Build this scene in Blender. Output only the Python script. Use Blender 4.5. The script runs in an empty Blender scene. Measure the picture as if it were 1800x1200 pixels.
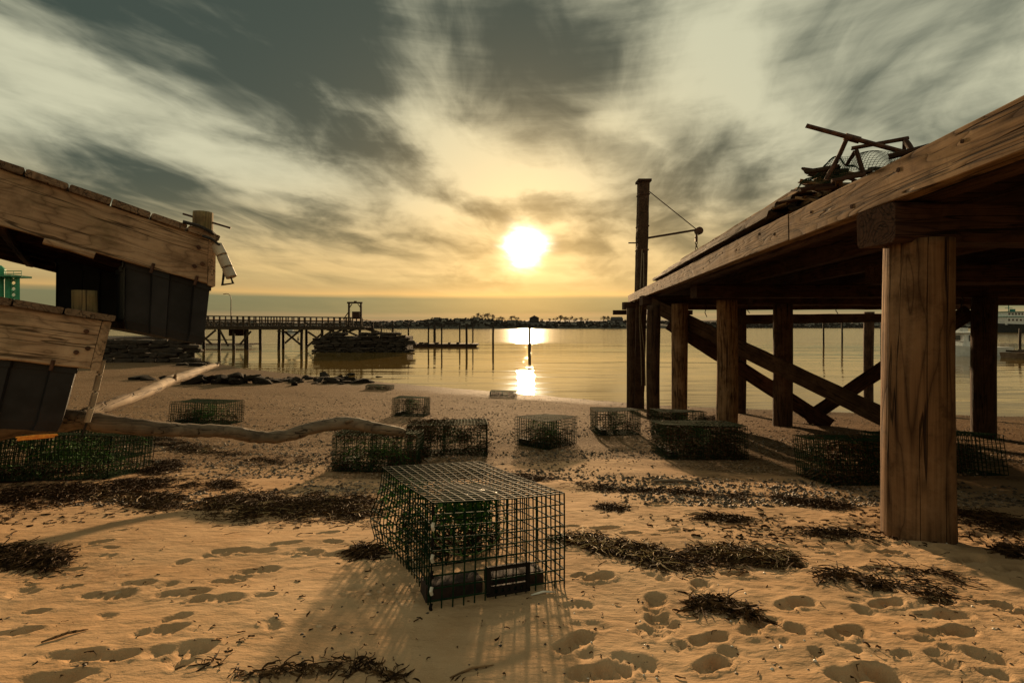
import bpy, math, random
import numpy as np
from mathutils import Matrix, Vector
random.seed(7); rng = np.random.default_rng(7)
C = bpy.context.scene.collection
R = math.radians
F = 850.0; CX = 900.0; HY = 572.0           # photo focal length (px), centre, horizon line

# ------------------------------------------------------------------ camera, sky, sun, exposure
cam = bpy.data.cameras.new('camera'); co = bpy.data.objects.new('camera', cam); C.objects.link(co)
co.location = (0, 0, 0); co.rotation_euler = (R(90), 0, 0)
cam.lens = 17.0; cam.sensor_width = 36.0; cam.shift_y = -(600-HY)/1800.0
cam.clip_start = .05; cam.clip_end = 9000
sc = bpy.context.scene; sc.camera = co
sc.view_settings.view_transform = 'Standard'; sc.view_settings.look = 'None'
sc.view_settings.gamma = 1; sc.view_settings.use_curve_mapping = False
sc.view_settings.exposure = .95
SUN_EL = R(9.4); SUN_AZ = R(1.7)
sl = bpy.data.lights.new('sun', 'SUN'); so = bpy.data.objects.new('sun', sl); C.objects.link(so)
sdir = Vector((math.sin(SUN_AZ)*math.cos(SUN_EL), math.cos(SUN_AZ)*math.cos(SUN_EL), math.sin(SUN_EL)))
so.rotation_euler = sdir.to_track_quat('Z', 'Y').to_euler(); so.location = (0, 0, 30)
sl.energy = 3.9; sl.angle = R(2.0); sl.color = (1.0, .67, .36)

class NT:
    """small helper that writes node expressions"""
    def __init__(s, tree): s.t = tree; s.n = tree.nodes; s.l = tree.links
    def _in(s, sock, v):
        if hasattr(v, 'links'): s.l.new(v, sock)
        else: sock.default_value = v
    def m(s, op, a, b=0.0, c=0.0, clamp=False):
        n = s.n.new('ShaderNodeMath'); n.operation = op; n.use_clamp = clamp
        s._in(n.inputs[0], a); s._in(n.inputs[1], b); s._in(n.inputs[2], c); return n.outputs[0]
    def v(s, op, a, b=(0, 0, 0), sc_=None):
        n = s.n.new('ShaderNodeVectorMath'); n.operation = op
        s._in(n.inputs[0], a); s._in(n.inputs[1], b)
        if sc_ is not None: s._in(n.inputs[3], sc_)
        return n.outputs[1] if op in ('DOT_PRODUCT', 'LENGTH', 'DISTANCE') else n.outputs[0]
    def comb(s, x, y, z):
        n = s.n.new('ShaderNodeCombineXYZ'); s._in(n.inputs[0], x); s._in(n.inputs[1], y); s._in(n.inputs[2], z); return n.outputs[0]
    def sep(s, v):
        n = s.n.new('ShaderNodeSeparateXYZ'); s.l.new(v, n.inputs[0]); return n.outputs
    def noise(s, vec, scale, detail=4, rough=.5, dist=0.0, col=False):
        n = s.n.new('ShaderNodeTexNoise'); s.l.new(vec, n.inputs['Vector'])
        n.inputs['Scale'].default_value = scale; n.inputs['Detail'].default_value = detail
        n.inputs['Roughness'].default_value = rough; n.inputs['Distortion'].default_value = dist
        return n.outputs['Color'] if col else n.outputs['Fac']
    def mix(s, f, a, b, mode='MIX'):
        n = s.n.new('ShaderNodeMix'); n.data_type = 'RGBA'; n.blend_type = mode
        s._in(n.inputs[0], f)
        for k, q in ((6, a), (7, b)):
            if isinstance(q, tuple): q = (q[0], q[1], q[2], 1)
            s._in(n.inputs[k], q)
        return n.outputs[2]
    def ramp(s, f, stops, interp='LINEAR'):
        n = s.n.new('ShaderNodeValToRGB'); r = n.color_ramp; r.interpolation = interp
        while len(r.elements) < len(stops): r.elements.new(0.5)
        for e, (p, c) in zip(r.elements, stops):
            e.position = p; e.color = (c, c, c, 1) if not isinstance(c, tuple) else (c[0], c[1], c[2], 1)
        s._in(n.inputs[0], f); return n.outputs[0]
    def mr(s, v, a, b, c=0.0, d=1.0, smooth=True):
        n = s.n.new('ShaderNodeMapRange'); n.interpolation_type = 'SMOOTHSTEP' if smooth else 'LINEAR'
        s._in(n.inputs[0], v)
        for k, q in enumerate((a, b, c, d)): n.inputs[k+1].default_value = q
        return n.outputs[0]

def make_world():
    w = bpy.data.worlds.new('World'); sc.world = w; w.use_nodes = True
    t = w.node_tree; t.nodes.clear(); N = NT(t)
    tc = t.nodes.new('ShaderNodeTexCoord'); d = N.v('NORMALIZE', tc.outputs['Generated'])
    x, y, z = N.sep(d)
    hor = N.m('SQRT', N.m('ADD', N.m('MULTIPLY', x, x), N.m('MULTIPLY', y, y)))
    az = N.m('ARCTAN2', x, y); te = N.m('DIVIDE', z, N.m('MAXIMUM', hor, .02))
    zc = N.m('ADD', N.m('MAXIMUM', z, 0.0), .10)
    # cloud layer plane, wind streaks run towards a point right of the sun
    a = R(13)
    px = N.m('DIVIDE', N.m('SUBTRACT', N.m('MULTIPLY', x, math.cos(a)), N.m('MULTIPLY', y, math.sin(a))), zc)
    py = N.m('DIVIDE', N.m('ADD', N.m('MULTIPLY', x, math.sin(a)), N.m('MULTIPLY', y, math.cos(a))), zc)
    P = N.comb(px, N.m('MULTIPLY', py, .50), 3.7)
    wc = N.noise(P, 1.1, 3, .5, 0, True)
    wv = N.v('SUBTRACT', wc, (.5, .5, .5))
    P2 = N.v('ADD', P, N.v('SCALE', wv, sc_=1.0))
    n1 = N.noise(P2, 1.35, 6, .50, .15)
    n2 = N.noise(N.v('ADD', P2, (7, 3, 1)), 3.6, 6, .56, .15)
    n3 = N.noise(N.v('MULTIPLY', P2, (1, .45, 1)), 9.0, 4, .6, .6)
    # band-shaped clouds at low elevation
    pb = N.comb(N.m('MULTIPLY', az, 1.1), N.m('MULTIPLY', te, 16.0), 1.3)
    nb = N.noise(pb, 2.0, 5, .55, .5)
    # larger named cloud banks, in (azimuth, tan elevation), warped by the noise
    wa = N.noise(N.comb(N.m('MULTIPLY', az, 1.6), N.m('MULTIPLY', te, 3.2), 5.0), 2.6, 5, .62, 0, True)
    wx, wy, _ = N.sep(N.v('SUBTRACT', wa, (.5, .5, .5)))
    U = N.m('ADD', az, N.m('MULTIPLY', wx, .24)); V = N.m('ADD', te, N.m('MULTIPLY', wy, .17))
    UV = N.comb(U, V, 0.0)
    def at(X, Y):
        q = math.atan((X-CX)/F); return (q, (HY-Y)/F*math.cos(q), 0.0)
    def seg(x0, y0, x1, y1, r):
        A = Vector(at(x0, y0)); B = Vector(at(x1, y1)); BA = B-A
        mp = t.nodes.new('ShaderNodeMapping'); mp.vector_type = 'TEXTURE'; c_ = (A+B)/2; N.l.new(UV, mp.inputs[0])
        mp.inputs[1].default_value = c_; mp.inputs[2].default_value = (0, 0, math.atan2(BA.y, BA.x)); rr = r/F*1.9
        mp.inputs[3].default_value = (BA.length/2+rr, rr, 1)
        g = t.nodes.new('ShaderNodeTexGradient'); g.gradient_type = 'SPHERICAL'; N.l.new(mp.outputs[0], g.inputs[0]); return g.outputs['Fac']
    dark = [(90, -10, 330, 120, 60, .8), (330, 110, 570, 245, 58, 1.0), (560, 235, 740, 325, 42, .9), (740, 335, 930, 385, 26, .7),
            (-40, 235, 330, 300, 34, .7), (470, -30, 740, 110, 95, .9), (740, 40, 1110, 110, 100, 1.0), (860, 130, 1060, 250, 70, .9),
            (640, 130, 900, 230, 55, .6), (1060, 250, 1190, 350, 45, .8), (1190, 190, 1290, 300, 62, .9), (1230, 330, 1330, 350, 40, .9),
            (430, 365, 690, 385, 13, .7), (380, 395, 860, 440, 11, .5), (850, 356, 1050, 380, 18, 1.0), (640, 500, 1060, 506, 9, .6),
            (200, 290, 420, 345, 22, .6), (-40, 330, 200, 350, 24, .4), (960, 400, 1120, 440, 12, .35)]
    lite = [(-30, 60, 190, 150, 42, .9), (160, 20, 330, 20, 20, .4), (350, 160, 450, 230, 10, .2), (560, 130, 700, 240, 34, .6),
            (400, 275, 620, 320, 22, .7), (620, 330, 860, 400, 20, .8), (760, 260, 900, 330, 38, .9), (930, 330, 1060, 330, 22, .7),
            (1180, 60, 1380, 170, 60, .7), (1350, 210, 1560, 330, 60, .8), (1560, 80, 1760, 150, 110, .5), (0, 190, 120, 230, 40, .5),
            (420, 420, 800, 470, 22, .4), (200, 400, 420, 440, 20, .4)]
    dk = 0.0; lt = 0.0
    for q in dark: dk = N.m('MAXIMUM', dk, N.m('MULTIPLY', seg(*q[:5]), q[5]*1.7))
    for q in lite: lt = N.m('MAXIMUM', lt, N.m('MULTIPLY', seg(*q[:5]), q[5]*1.7))
    dk = N.mr(dk, 0, 1.35, 0, 1.1); lt = N.mr(lt, 0, 1.35, 0, 1.1)
    front = N.mr(y, -.2, .5)                       # the named banks only exist in the western half
    high = N.mr(te, .05, .20)
    c = N.m('ADD', N.m('MULTIPLY', N.m('SUBTRACT', n1, .5), 2.9), N.m('ADD', N.m('MULTIPLY', N.m('SUBTRACT', n2, .5), 1.35), N.m('MULTIPLY', N.m('SUBTRACT', n3, .5), .22)))
    c = N.m('ADD', N.m('MULTIPLY', c, N.m('ADD', .32, N.m('MULTIPLY', high, .48))), .49)
    c = N.m('ADD', c, N.m('MULTIPLY', N.m('SUBTRACT', nb, .5), N.m('SUBTRACT', .95, N.m('MULTIPLY', high, .6))))
    c = N.m('SUBTRACT', c, N.m('MULTIPLY', dk, .40)); c = N.m('ADD', c, N.m('MULTIPLY', lt, .24))
    # colours (linear) of thick and thin cloud; warmer round the sun
    sd = N.v('DOT_PRODUCT', d, tuple(sdir)); ang = N.m('ARCCOSINE', N.m('MINIMUM', sd, .99999))
    warm = N.m('POWER', 2.718, N.m('MULTIPLY', N.m('MULTIPLY', ang, ang), -3.2))
    lowf = N.m('POWER', 2.718, N.m('MULTIPLY', te, -5.5))
    wl = N.m('MULTIPLY', warm, lowf, clamp=True)
    thin = N.mix(N.mr(te, .30, .08), (.56, .55, .38), (.66, .47, .20))
    thin = N.mix(wl, thin, (.72, .45, .17))
    thin = N.mix(N.mr(ang, .08, .50, .42, 0), thin, (.85, .66, .34))
    thick = N.mix(N.mr(te, .26, .08), (.036, .054, .042), (.15, .135, .075))
    thick = N.mix(wl, thick, (.17, .125, .055))
    cc = N.mr(c, -.10, .95)
    cloud = N.mix(cc, thick, thin)
    # dull green gap and peach lines close to the horizon
    tew = N.m('ADD', te, N.m('MULTIPLY', N.m('SUBTRACT', nb, .5), .016))
    band = N.ramp(N.m('MULTIPLY', tew, 5.0), [(0, (.42, .19, .085)), (.04, (.40, .22, .10)), (.065, (.22, .19, .10)), (.10, (.30, .22, .11)), (.135, (.16, .165, .085)), (.27, (.145, .165, .09)), (.315, (.66, .40, .14)), (.37, (.50, .34, .14)), (.5, (.46, .36, .16))])
    bright = N.mr(az, -1.2, .05, .75, 1.15)
    band = N.mix(1.0, band, N.comb(bright, bright, bright), 'MULTIPLY')
    keep = N.mr(tew, .058, .115)
    cloud = N.mix(N.m('MULTIPLY', N.m('SUBTRACT', 1.0, keep), .88), cloud, band)
    # veiled sun: aureole seen through the ragged cloud
    ed = N.m('ADD', ang, N.m('MULTIPLY', N.m('SUBTRACT', n2, .5), .06))
    ed = N.m('MAXIMUM', ed, 0.0)
    ed = N.m('MAXIMUM', N.m('ADD', ed, N.m('MULTIPLY', wy, .05)), 0.0)
    core = N.m('POWER', 2.718, N.m('MULTIPLY', N.m('POWER', N.m('DIVIDE', ed, .029), 2.0), -1.0))
    halo = N.m('POWER', 2.718, N.m('MULTIPLY', ed, -11.0))
    h2 = N.m('POWER', 2.718, N.m('MULTIPLY', ed, -4.0))
    hm = N.m('ADD', .35, N.m('MULTIPLY', cc, .65))
    glow = N.v('ADD', N.v('SCALE', (7.0, 6.0, 4.2), sc_=core), N.v('SCALE', (.36, .20, .06), sc_=N.m('MULTIPLY', halo, hm)))
    glow = N.v('ADD', glow, N.v('SCALE', (.06, .035, .008), sc_=N.m('MULTIPLY', h2, hm)))
    tot = N.v('ADD', N.v('SCALE', cloud, sc_=SKY_GAIN), N.v('SCALE', glow, sc_=N.m('ADD', .22, N.m('MULTIPLY', keep, .40))))
    dome = N.mr(z, -.12, -.01)                     # below the horizon: dull ground tone
    tot = N.mix(dome, (.10, .08, .05), tot)
    sky = t.nodes.new('ShaderNodeTexSky'); sky.sky_type = 'NISHITA'; sky.sun_disc = False
    sky.sun_elevation = SUN_EL; sky.sun_rotation = SUN_AZ; sky.air_density = 1.5; sky.dust_density = 3
    bg1 = t.nodes.new('ShaderNodeBackground'); N.l.new(sky.outputs[0], bg1.inputs[0]); bg1.inputs[1].default_value = .05
    bg2 = t.nodes.new('ShaderNodeBackground'); N.l.new(tot, bg2.inputs[0]); bg2.inputs[1].default_value = 1.0
    mx = t.nodes.new('ShaderNodeMixShader'); mx.inputs[0].default_value = .93   # overcast veil over the clear sky
    N.l.new(bg1.outputs[0], mx.inputs[1]); N.l.new(bg2.outputs[0], mx.inputs[2])
    out = t.nodes.new('ShaderNodeOutputWorld'); N.l.new(mx.outputs[0], out.inputs[0])
SKY_GAIN = .585
make_world()

# ------------------------------------------------------------------ numpy noise and the ground function
_tab = rng.random((257, 257)); _tab[256, :] = _tab[0, :]; _tab[:, 256] = _tab[:, 0]
def vn(x, y):
    xi = np.floor(x).astype(int); yi = np.floor(y).astype(int); fx = x-xi; fy = y-yi
    fx = fx*fx*(3-2*fx); fy = fy*fy*(3-2*fy); xi &= 255; yi &= 255
    return (_tab[xi, yi]*(1-fx)+_tab[xi+1, yi]*fx)*(1-fy)+(_tab[xi, yi+1]*(1-fx)+_tab[xi+1, yi+1]*fx)*fy
def fbm(x, y, o=4):
    s = 0; a = .5; t = 0
    for k in range(o): s = s+a*vn(x*2**k+17.3*k, y*2**k+5.1*k); t += a; a *= .5
    return s/t-.5
SX = [-60, -30, -20, -14.0, -7, -.9, 3.9, 8.9, 12, 20, 60]; SY = [36, 33, 31, 24.9, 20.0, 16.3, 13.5, 12.1, 11.8, 12, 14]
FY = [-20, 0, 1.57, 2.3, 3.3, 4.7, 6, 7.1, 8, 10, 12.3, 13.5, 20, 45, 200]
FZ = [-.2, -.72, -.94, -1.02, -1.2, -1.40, -1.52, -1.6, -1.7, -1.93, -2.13, -2.2, -2.7, -4, -5]
WL = -2.2
def base_z(X, Y):
    s = np.interp(X, SX, SY); Ye = np.where(Y > 6, 6+(Y-6)*7.5/(s-6), Y)
    return np.interp(Ye, FY, FZ)
PR = []                                             # footprints: x, y, angle, length, width, depth
def gz(X, Y, detail=True):
    X = np.asarray(X, float); Y = np.asarray(Y, float)
    z = base_z(X, Y)
    d = np.interp(Y, [0, 5, 9, 16], [1, 1, .55, .2])
    z = z+fbm(X*.9+40, Y*.9+40, 3)*.09*d
    if not detail: return z
    rough = np.clip((X-.1)/1.2, 0, 1)*np.clip((4.2-Y)/1.5, 0, 1)
    z = z+fbm(X*5+3, Y*5+9, 4)*(.008+.024*rough)*d
    z = z+np.abs(fbm(X*9+80, Y*11+9, 3))*-.010*rough
    z = z+fbm(X*26+3, Y*26+9, 3)*.0045*d*(1+rough)
    for (fx, fy, an, L, W, D, kind) in PR:
        r = L*1.1
        m = (np.abs(X-fx) < r) & (np.abs(Y-fy) < r)
        if not m.any(): continue
        dx = X[m]-fx; dy = Y[m]-fy; ca, sa = math.cos(an), math.sin(an)
        u = (dx*ca+dy*sa)/(L/2); v = (-dx*sa+dy*ca)/(W/2)
        wob = 1+.55*fbm(X[m]*16+fx*7, Y[m]*22, 3)
        q1 = np.sqrt(((u+.58)/.42)**2+(v/.78)**2)*wob; q2 = np.sqrt(((u-.32)/.64)**2+((v-.1)/.98)**2)*wob
        q = -np.log(np.exp(-q1*9)+np.exp(-q2*9))/9
        dent = -D*(1-1/(1+np.exp(-(q-.82)*9)))*(1+.5*u)*(.8+1.2*vn(X[m]*40, Y[m]*40)*.5)
        if kind == 1: dent = dent*(1+.5*np.sin(u*19+v*2))      # shoe tread
        rim = D*.30*np.exp(-((q-1.28)/.22)**2)
        z[m] = z[m]+dent+rim
    return z
def G(px, py):
    """point of the beach under a photo position"""
    px = np.asarray(px, float); py = np.asarray(py, float); Y = np.full(np.broadcast(px, py).shape, 4.0)
    for _ in range(60):
        X = (px-CX)/F*Y; Y = .5*Y+.5*np.clip(-gz(X, Y, False)*F/np.maximum(py-HY, 2), .3, 60)
    return (px-CX)/F*Y, Y
def Gp(px, py):
    a, b = G(px, py); return float(a), float(b)
def zg(x, y): return float(gz(np.array([x]), np.array([y]))[0])
prints = [(185,1047,0,.30,1),(318,1043,.25,.28,1),(382,1053,.2,.28,1),(455,1003,.3,.26,0),(400,1022,.1,.2,0),(405,968,.2,.28,0),(455,968,.1,.24,0),(540,972,.15,.22,0),(585,952,-.2,.16,0),
 (500,955,.2,.22,1),(300,1103,.2,.16,0),(272,1113,.1,.2,0),(315,1143,.2,.28,0),(196,1154,.1,.2,0),(128,1153,-.1,.24,0),(125,1001,.3,.14,0),(122,1032,.3,.13,0),(62,1076,.3,.12,0),
 (170,953,.2,.12,0),(206,918,.2,.12,0),(208,933,.1,.13,0),(243,1025,0,.2,0),(25,1112,.2,.2,0),(575,936,.1,.2,0),(640,965,-.5,.26,0),(90,1195,.2,.24,0),(150,1182,0,.12,1),
 (1152,1060,1.2,.26,1),(1158,1098,1.3,.30,1),(1232,1030,.9,.24,0),(1052,1014,.4,.22,0),(1178,932,.2,.22,0),(1222,903,.3,.2,0),(1358,965,-.1,.18,0),(1430,960,-.2,.15,0),
 (1452,973,-.1,.15,0),(1566,973,-.2,.18,0),(1500,925,.1,.2,0),(1250,1122,.2,.22,0),(1256,1168,.3,.2,1),(1060,1182,.2,.28,0),(1662,1083,-.2,.26,0),(1668,1112,.1,.26,0),
 (1706,1148,-.6,.26,0),(1645,1060,.2,.2,0),(1520,1186,-.1,.3,0),(1292,1010,.1,.2,0),(1545,1003,.1,.24,0),(1748,1062,-.2,.2,0),(1790,1076,-.2,.2,0),
 (1000,925,.2,.24,0),(1062,928,.1,.26,0),(1110,938,.1,.2,0),(1160,885,.2,.2,0),(1330,1100,.8,.24,0),(1400,1060,.3,.25,0),(1490,1110,.5,.25,0),(1560,1060,.1,.22,0),(1700,985,.2,.3,0),(1780,1000,0,.25,0),(1010,1130,.8,.24,0)]
for (a, b, an, L, k) in prints:
    x, y = Gp(a, b); PR.append((x, y, an+random.uniform(-.15, .15), L*.62, L*.27, .011+.008*random.random()+(.005 if a > 1000 else 0), 1 if random.random() < .5 else k))
for k in range(64):
    a, b = (random.uniform(1000, 1800), random.uniform(930, 1195)) if k < 44 else (random.uniform(0, 620), random.uniform(940, 1195))
    x, y = Gp(a, b); L = random.uniform(.05, .13); PR.append((x, y, random.uniform(-1, 1.4), L, L*random.uniform(.4, .7), .006+.008*random.random(), random.choice((0, 1))))
# scour hollows round the near pile and the near trap
PR.append((2.04, 2.44, 0, .70, .60, .015, 0))

# ------------------------------------------------------------------ object helpers
W = {}
def link(name, data, world, parent=None, mat=None, label=None, cat=None, group=None, kind=None):
    o = bpy.data.objects.new(name, data); C.objects.link(o)
    W[o.name] = world
    if parent is not None:
        o.parent = parent; o.matrix_parent_inverse = W[parent.name].inverted()
    o.matrix_basis = world
    if mat is not None and data is not None and len(data.materials) == 0: data.materials.append(mat)
    for k, v in (('label', label), ('category', cat), ('group', group), ('kind', kind)):
        if v: o[k] = v
    return o
def thing(name, label, cat, loc=(0, 0, 0), group=None, rot=None, kind=None):
    M_ = Matrix.Translation(loc)
    if rot is not None: M_ = M_ @ rot
    o = link(name, None, M_, None, None, label, cat, group, kind); o.empty_display_size = .2; return o
class MB:
    def __init__(s): s.v = []; s.f = []
    def add(s, v, f):
        n = len(s.v); s.v += [tuple(p) for p in v]; s.f += [tuple(i+n for i in q) for q in f]
    def box(s, c, d, rot=None):
        hx, hy, hz = d[0]/2, d[1]/2, d[2]/2; V = []
        for sx in (-1, 1):
            for sy in (-1, 1):
                for sz in (-1, 1):
                    p = Vector((sx*hx, sy*hy, sz*hz))
                    if rot is not None: p = rot @ p
                    V.append(p+Vector(c))
        s.add(V, [(0, 1, 3, 2), (4, 6, 7, 5), (0, 4, 5, 1), (2, 3, 7, 6), (0, 2, 6, 4), (1, 5, 7, 3)])
    def tube(s, pts, rad, n=6, cap=True, flat=1.0):
        pts = [Vector(p) for p in pts]; V = []; Fc = []
        if not hasattr(rad, '__len__'): rad = [rad]*len(pts)
        ref = Vector((0, 0, 1)); t0 = (pts[-1]-pts[0]).normalized()
        if abs(t0.z) > .9: ref = Vector((1, 0, 0))
        for i, p in enumerate(pts):
            t = (pts[min(i+1, len(pts)-1)]-pts[max(i-1, 0)])
            if t.length < 1e-9: t = t0
            t.normalize(); b = t.cross(ref)
            if b.length < 1e-4: b = t.cross(Vector((0, 1, 0)))
            b.normalize(); c = b.cross(t)
            for k in range(n):
                a = 2*math.pi*k/n+math.pi/4; V.append(p+(b*math.cos(a)+c*math.sin(a)*flat)*rad[i])
        for i in range(len(pts)-1):
            for k in range(n):
                Fc.append((i*n+k, i*n+(k+1) % n, (i+1)*n+(k+1) % n, (i+1)*n+k))
        if cap: Fc.append(tuple(range(n-1, -1, -1))); Fc.append(tuple((len(pts)-1)*n+k for k in range(n)))
        s.add(V, Fc)
    def mesh(s, name, smooth=False):
        m = bpy.data.meshes.new(name); m.from_pydata(s.v, [], s.f); m.update()
        if smooth: m.polygons.foreach_set('use_smooth', [True]*len(m.polygons))
        return m
    def obj(s, name, mat, parent=None, world=None, smooth=False, **k):
        return link(name, s.mesh(name, smooth), world or Matrix.Identity(4), parent, mat, **k)
def frame(p0, p1, up=(0, 0, 1)):
    p0 = Vector(p0); p1 = Vector(p1); x = (p1-p0).normalized(); u = Vector(up)
    if abs(x.dot(u)) > .97: u = Vector((0, 1, 0))
    y = u.cross(x).normalized(); z = x.cross(y)
    m = Matrix((x, y, z)).transposed().to_4x4(); m.translation = p0; return m
def beam_mesh(L, w, h, jit=.003, nseg=None, ch=.006, split=0.0, rag=0.0):
    """timber along local +X, uneven faces, worn edges, optional ragged end"""
    nseg = nseg or max(2, min(14, int(L/.22))); V = []; Fc = []
    prof = []
    hw, hh = w/2, h/2; ch = min(ch, hw*.4, hh*.4)
    for (sx, sy) in ((1, 1), (-1, 1), (-1, -1), (1, -1)):
        if sx*sy > 0: prof += [(sx*hw, sy*(hh-ch)), (sx*(hw-ch), sy*hh)]
        else: prof += [(sx*(hw-ch), sy*hh), (sx*hw, sy*(hh-ch))]
    bow = random.uniform(-1, 1)*jit*1.5; tw = random.uniform(-1, 1)*jit
    for i in range(nseg+1):
        t = i/nseg; x = t*L
        for (a, b) in prof:
            xx = x+(random.uniform(-rag, rag) if i in (0, nseg) else 0)
            k = 1 if 0 < i < nseg else .7
            V.append((xx, a+random.uniform(-jit, jit)*k+bow*math.sin(t*3.1), b+random.uniform(-jit, jit)*k+tw*math.sin(t*5)))
    n = 8
    for i in range(nseg):
        for k in range(n): Fc.append((i*n+k, i*n+(k+1) % n, (i+1)*n+(k+1) % n, (i+1)*n+k))
    Fc.append(tuple(range(n-1, -1, -1))); Fc.append(tuple(nseg*n+k for k in range(n)))
    m = bpy.data.meshes.new('timber'); m.from_pydata(V, [], Fc); m.update(); return m
def beam(name, p0, p1, w, h, mat, parent=None, up=(0, 0, 1), **k):
    bk = {q: k.pop(q) for q in ('jit', 'nseg', 'ch', 'rag') if q in k}
    L = (Vector(p1)-Vector(p0)).length
    me = beam_mesh(L, w, h, **bk); me.name = name
    return link(name, me, frame(p0, p1, up), parent, mat, **k)
def pile_mesh(L, r0, r1, n=22, rings=26, rough=.02, crack=True):
    V = []; Fc = []; ox = random.random()*50; lean = random.uniform(-.01, .01)
    th = np.linspace(0, 2*math.pi, n, endpoint=False)
    cr = [(random.random()*6.28, random.random()) for _ in range(4)]
    for i in range(rings+1):
        t = i/rings; r = r0+(r1-r0)*t
        for a in th:
            q = 1+rough*3*float(fbm(np.array([ox+math.cos(a)*1.6+t*.7]), np.array([ox+math.sin(a)*1.6+t*L*1.1]), 3)[0])
            if crack:
                for (ca, cp) in cr:
                    dd = abs((a-ca-.12*math.sin(t*5+cp*6)+math.pi) % (2*math.pi)-math.pi)
                    if dd < .16: q -= .03*(1-dd/.16)*(.4+.6*math.sin(3.1*t+cp*3)**2)
            V.append((r*q*math.cos(a)+lean*math.sin(t*3)*L, r*q*math.sin(a), t*L))
    for i in range(rings):
        for k in range(n): Fc.append((i*n+k, i*n+(k+1) % n, (i+1)*n+(k+1) % n, (i+1)*n+k))
    Fc.append(tuple(range(n-1, -1, -1))); Fc.append(tuple(rings*n+k for k in range(n)))
    m = bpy.data.meshes.new('pile'); m.from_pydata(V, [], Fc); m.update()
    m.polygons.foreach_set('use_smooth', [True]*(len(m.polygons)-2)+[False]*2); return m
def pile(name, base, top, r0, r1, mat, parent=None, **k):
    pk = {q: k.pop(q) for q in ('n', 'rings', 'rough', 'crack') if q in k}
    b = Vector(base); t = Vector(top); z = (t-b); L = z.length; z.normalize()
    x = Vector((0, 1, 0)).cross(z).normalized(); y = z.cross(x)
    M_ = Matrix((x, y, z)).transposed().to_4x4(); M_.translation = b
    me = pile_mesh(L, r0, r1, **pk); me.name = name
    return link(name, me, M_, parent, mat, **k)

# ------------------------------------------------------------------ materials
def newmat(name):
    m = bpy.data.materials.new(name); m.use_nodes = True; t = m.node_tree; N = NT(t)
    b = t.nodes['Principled BSDF']; tc = t.nodes.new('ShaderNodeTexCoord'); oi = t.nodes.new('ShaderNodeObjectInfo')
    return m, t, N, b, tc, oi
def bump(N, t, b, h, strength, dist=.01, prev=None):
    n = t.nodes.new('ShaderNodeBump'); n.inputs['Strength'].default_value = strength; n.inputs['Distance'].default_value = dist
    N.l.new(h, n.inputs['Height'])
    if prev is not None: N.l.new(prev, n.inputs['Normal'])
    N.l.new(n.outputs[0], b.inputs['Normal']); return n.outputs[0]
def wood(name, dark, mid, lite, axis='X', rings=26, rough=.8, bstr=.6, green=0.0, fine=1.0, crackw=.012, s1x=.55):
    m, t, N, b, tc, oi = newmat(name)
    off = N.v('SCALE', (31.0, 17.0, 23.0), sc_=oi.outputs['Random'])
    p = N.v('ADD', tc.outputs['Object'], off)
    s1 = {'X': (s1x, 5, 5), 'Z': (5, 5, s1x)}[axis]; s2 = {'X': (1.6, 55, 55), 'Z': (55, 55, 1.6)}[axis]
    q = N.v('MULTIPLY', p, s1)
    n1 = N.noise(q, 1.0, 2, .45, .35)
    ring = N.m('ABSOLUTE', N.m('SINE', N.m('MULTIPLY', n1, rings*3.14)))
    ring = N.m('POWER', ring, .6)
    g = N.noise(N.v('MULTIPLY', p, s2), fine, 4, .6)
    blot = N.noise(p, 2.6, 6, .68)
    f = N.m('ADD', N.m('MULTIPLY', g, .75), N.m('MULTIPLY', ring, .30))
    col = N.mix(N.mr(f, .28, .85), dark, mid)
    col = N.mix(N.mr(blot, .42, .75, 0, .85), col, lite)
    b2_ = N.noise(N.v('ADD', p, (9.0, 4.0, 2.0)), 5.5, 5, .7)
    col = N.mix(N.mr(b2_, .50, .72, 0, .75), col, dark)
    col = N.mix(N.mr(N.m('MULTIPLY', ring, g), .12, .02, 0, .7), col, dark)
    vk = t.nodes.new('ShaderNodeTexVoronoi'); N.l.new(N.v('MULTIPLY', p, {'X': (.8, 2.2, 2.2), 'Z': (2.2, 2.2, .8)}[axis]), vk.inputs['Vector']); vk.inputs['Scale'].default_value = 2.0
    knot = N.mr(vk.outputs['Distance'], .13, .05); col = N.mix(N.m('MULTIPLY', knot, .8), col, tuple(c_*.5 for c_ in dark))
    # long drying cracks
    ck = N.noise(N.v('MULTIPLY', p, {'X': (.35, 14, 14), 'Z': (14, 14, .35)}[axis]), 1.0, 3, .5, .2)
    crack = N.mr(N.m('ABSOLUTE', N.m('SUBTRACT', ck, .52)), crackw, crackw*.2)
    col = N.mix(N.m('MULTIPLY', crack, .85), col, tuple(c*.25 for c in dark))
    if green > 0:
        gn = N.noise(p, 3.5, 4, .65)
        col = N.mix(N.mr(gn, .52, .72, 0, green), col, (.045, .06, .018))
    v = N.m('ADD', .75, N.m('MULTIPLY', oi.outputs['Random'], .5))
    col = N.mix(1.0, col, N.comb(v, v, v), 'MULTIPLY')
    N.l.new(col, b.inputs['Base Color']); b.inputs['Roughness'].default_value = rough
    b.inputs['Specular IOR Level'].default_value = .15
    h = N.m('SUBTRACT', N.m('ADD', N.m('MULTIPLY', g, .7), N.m('MULTIPLY', ring, .35)), N.m('MULTIPLY', crack, 1.6))
    bump(N, t, b, h, bstr, .006)
    return m
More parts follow.
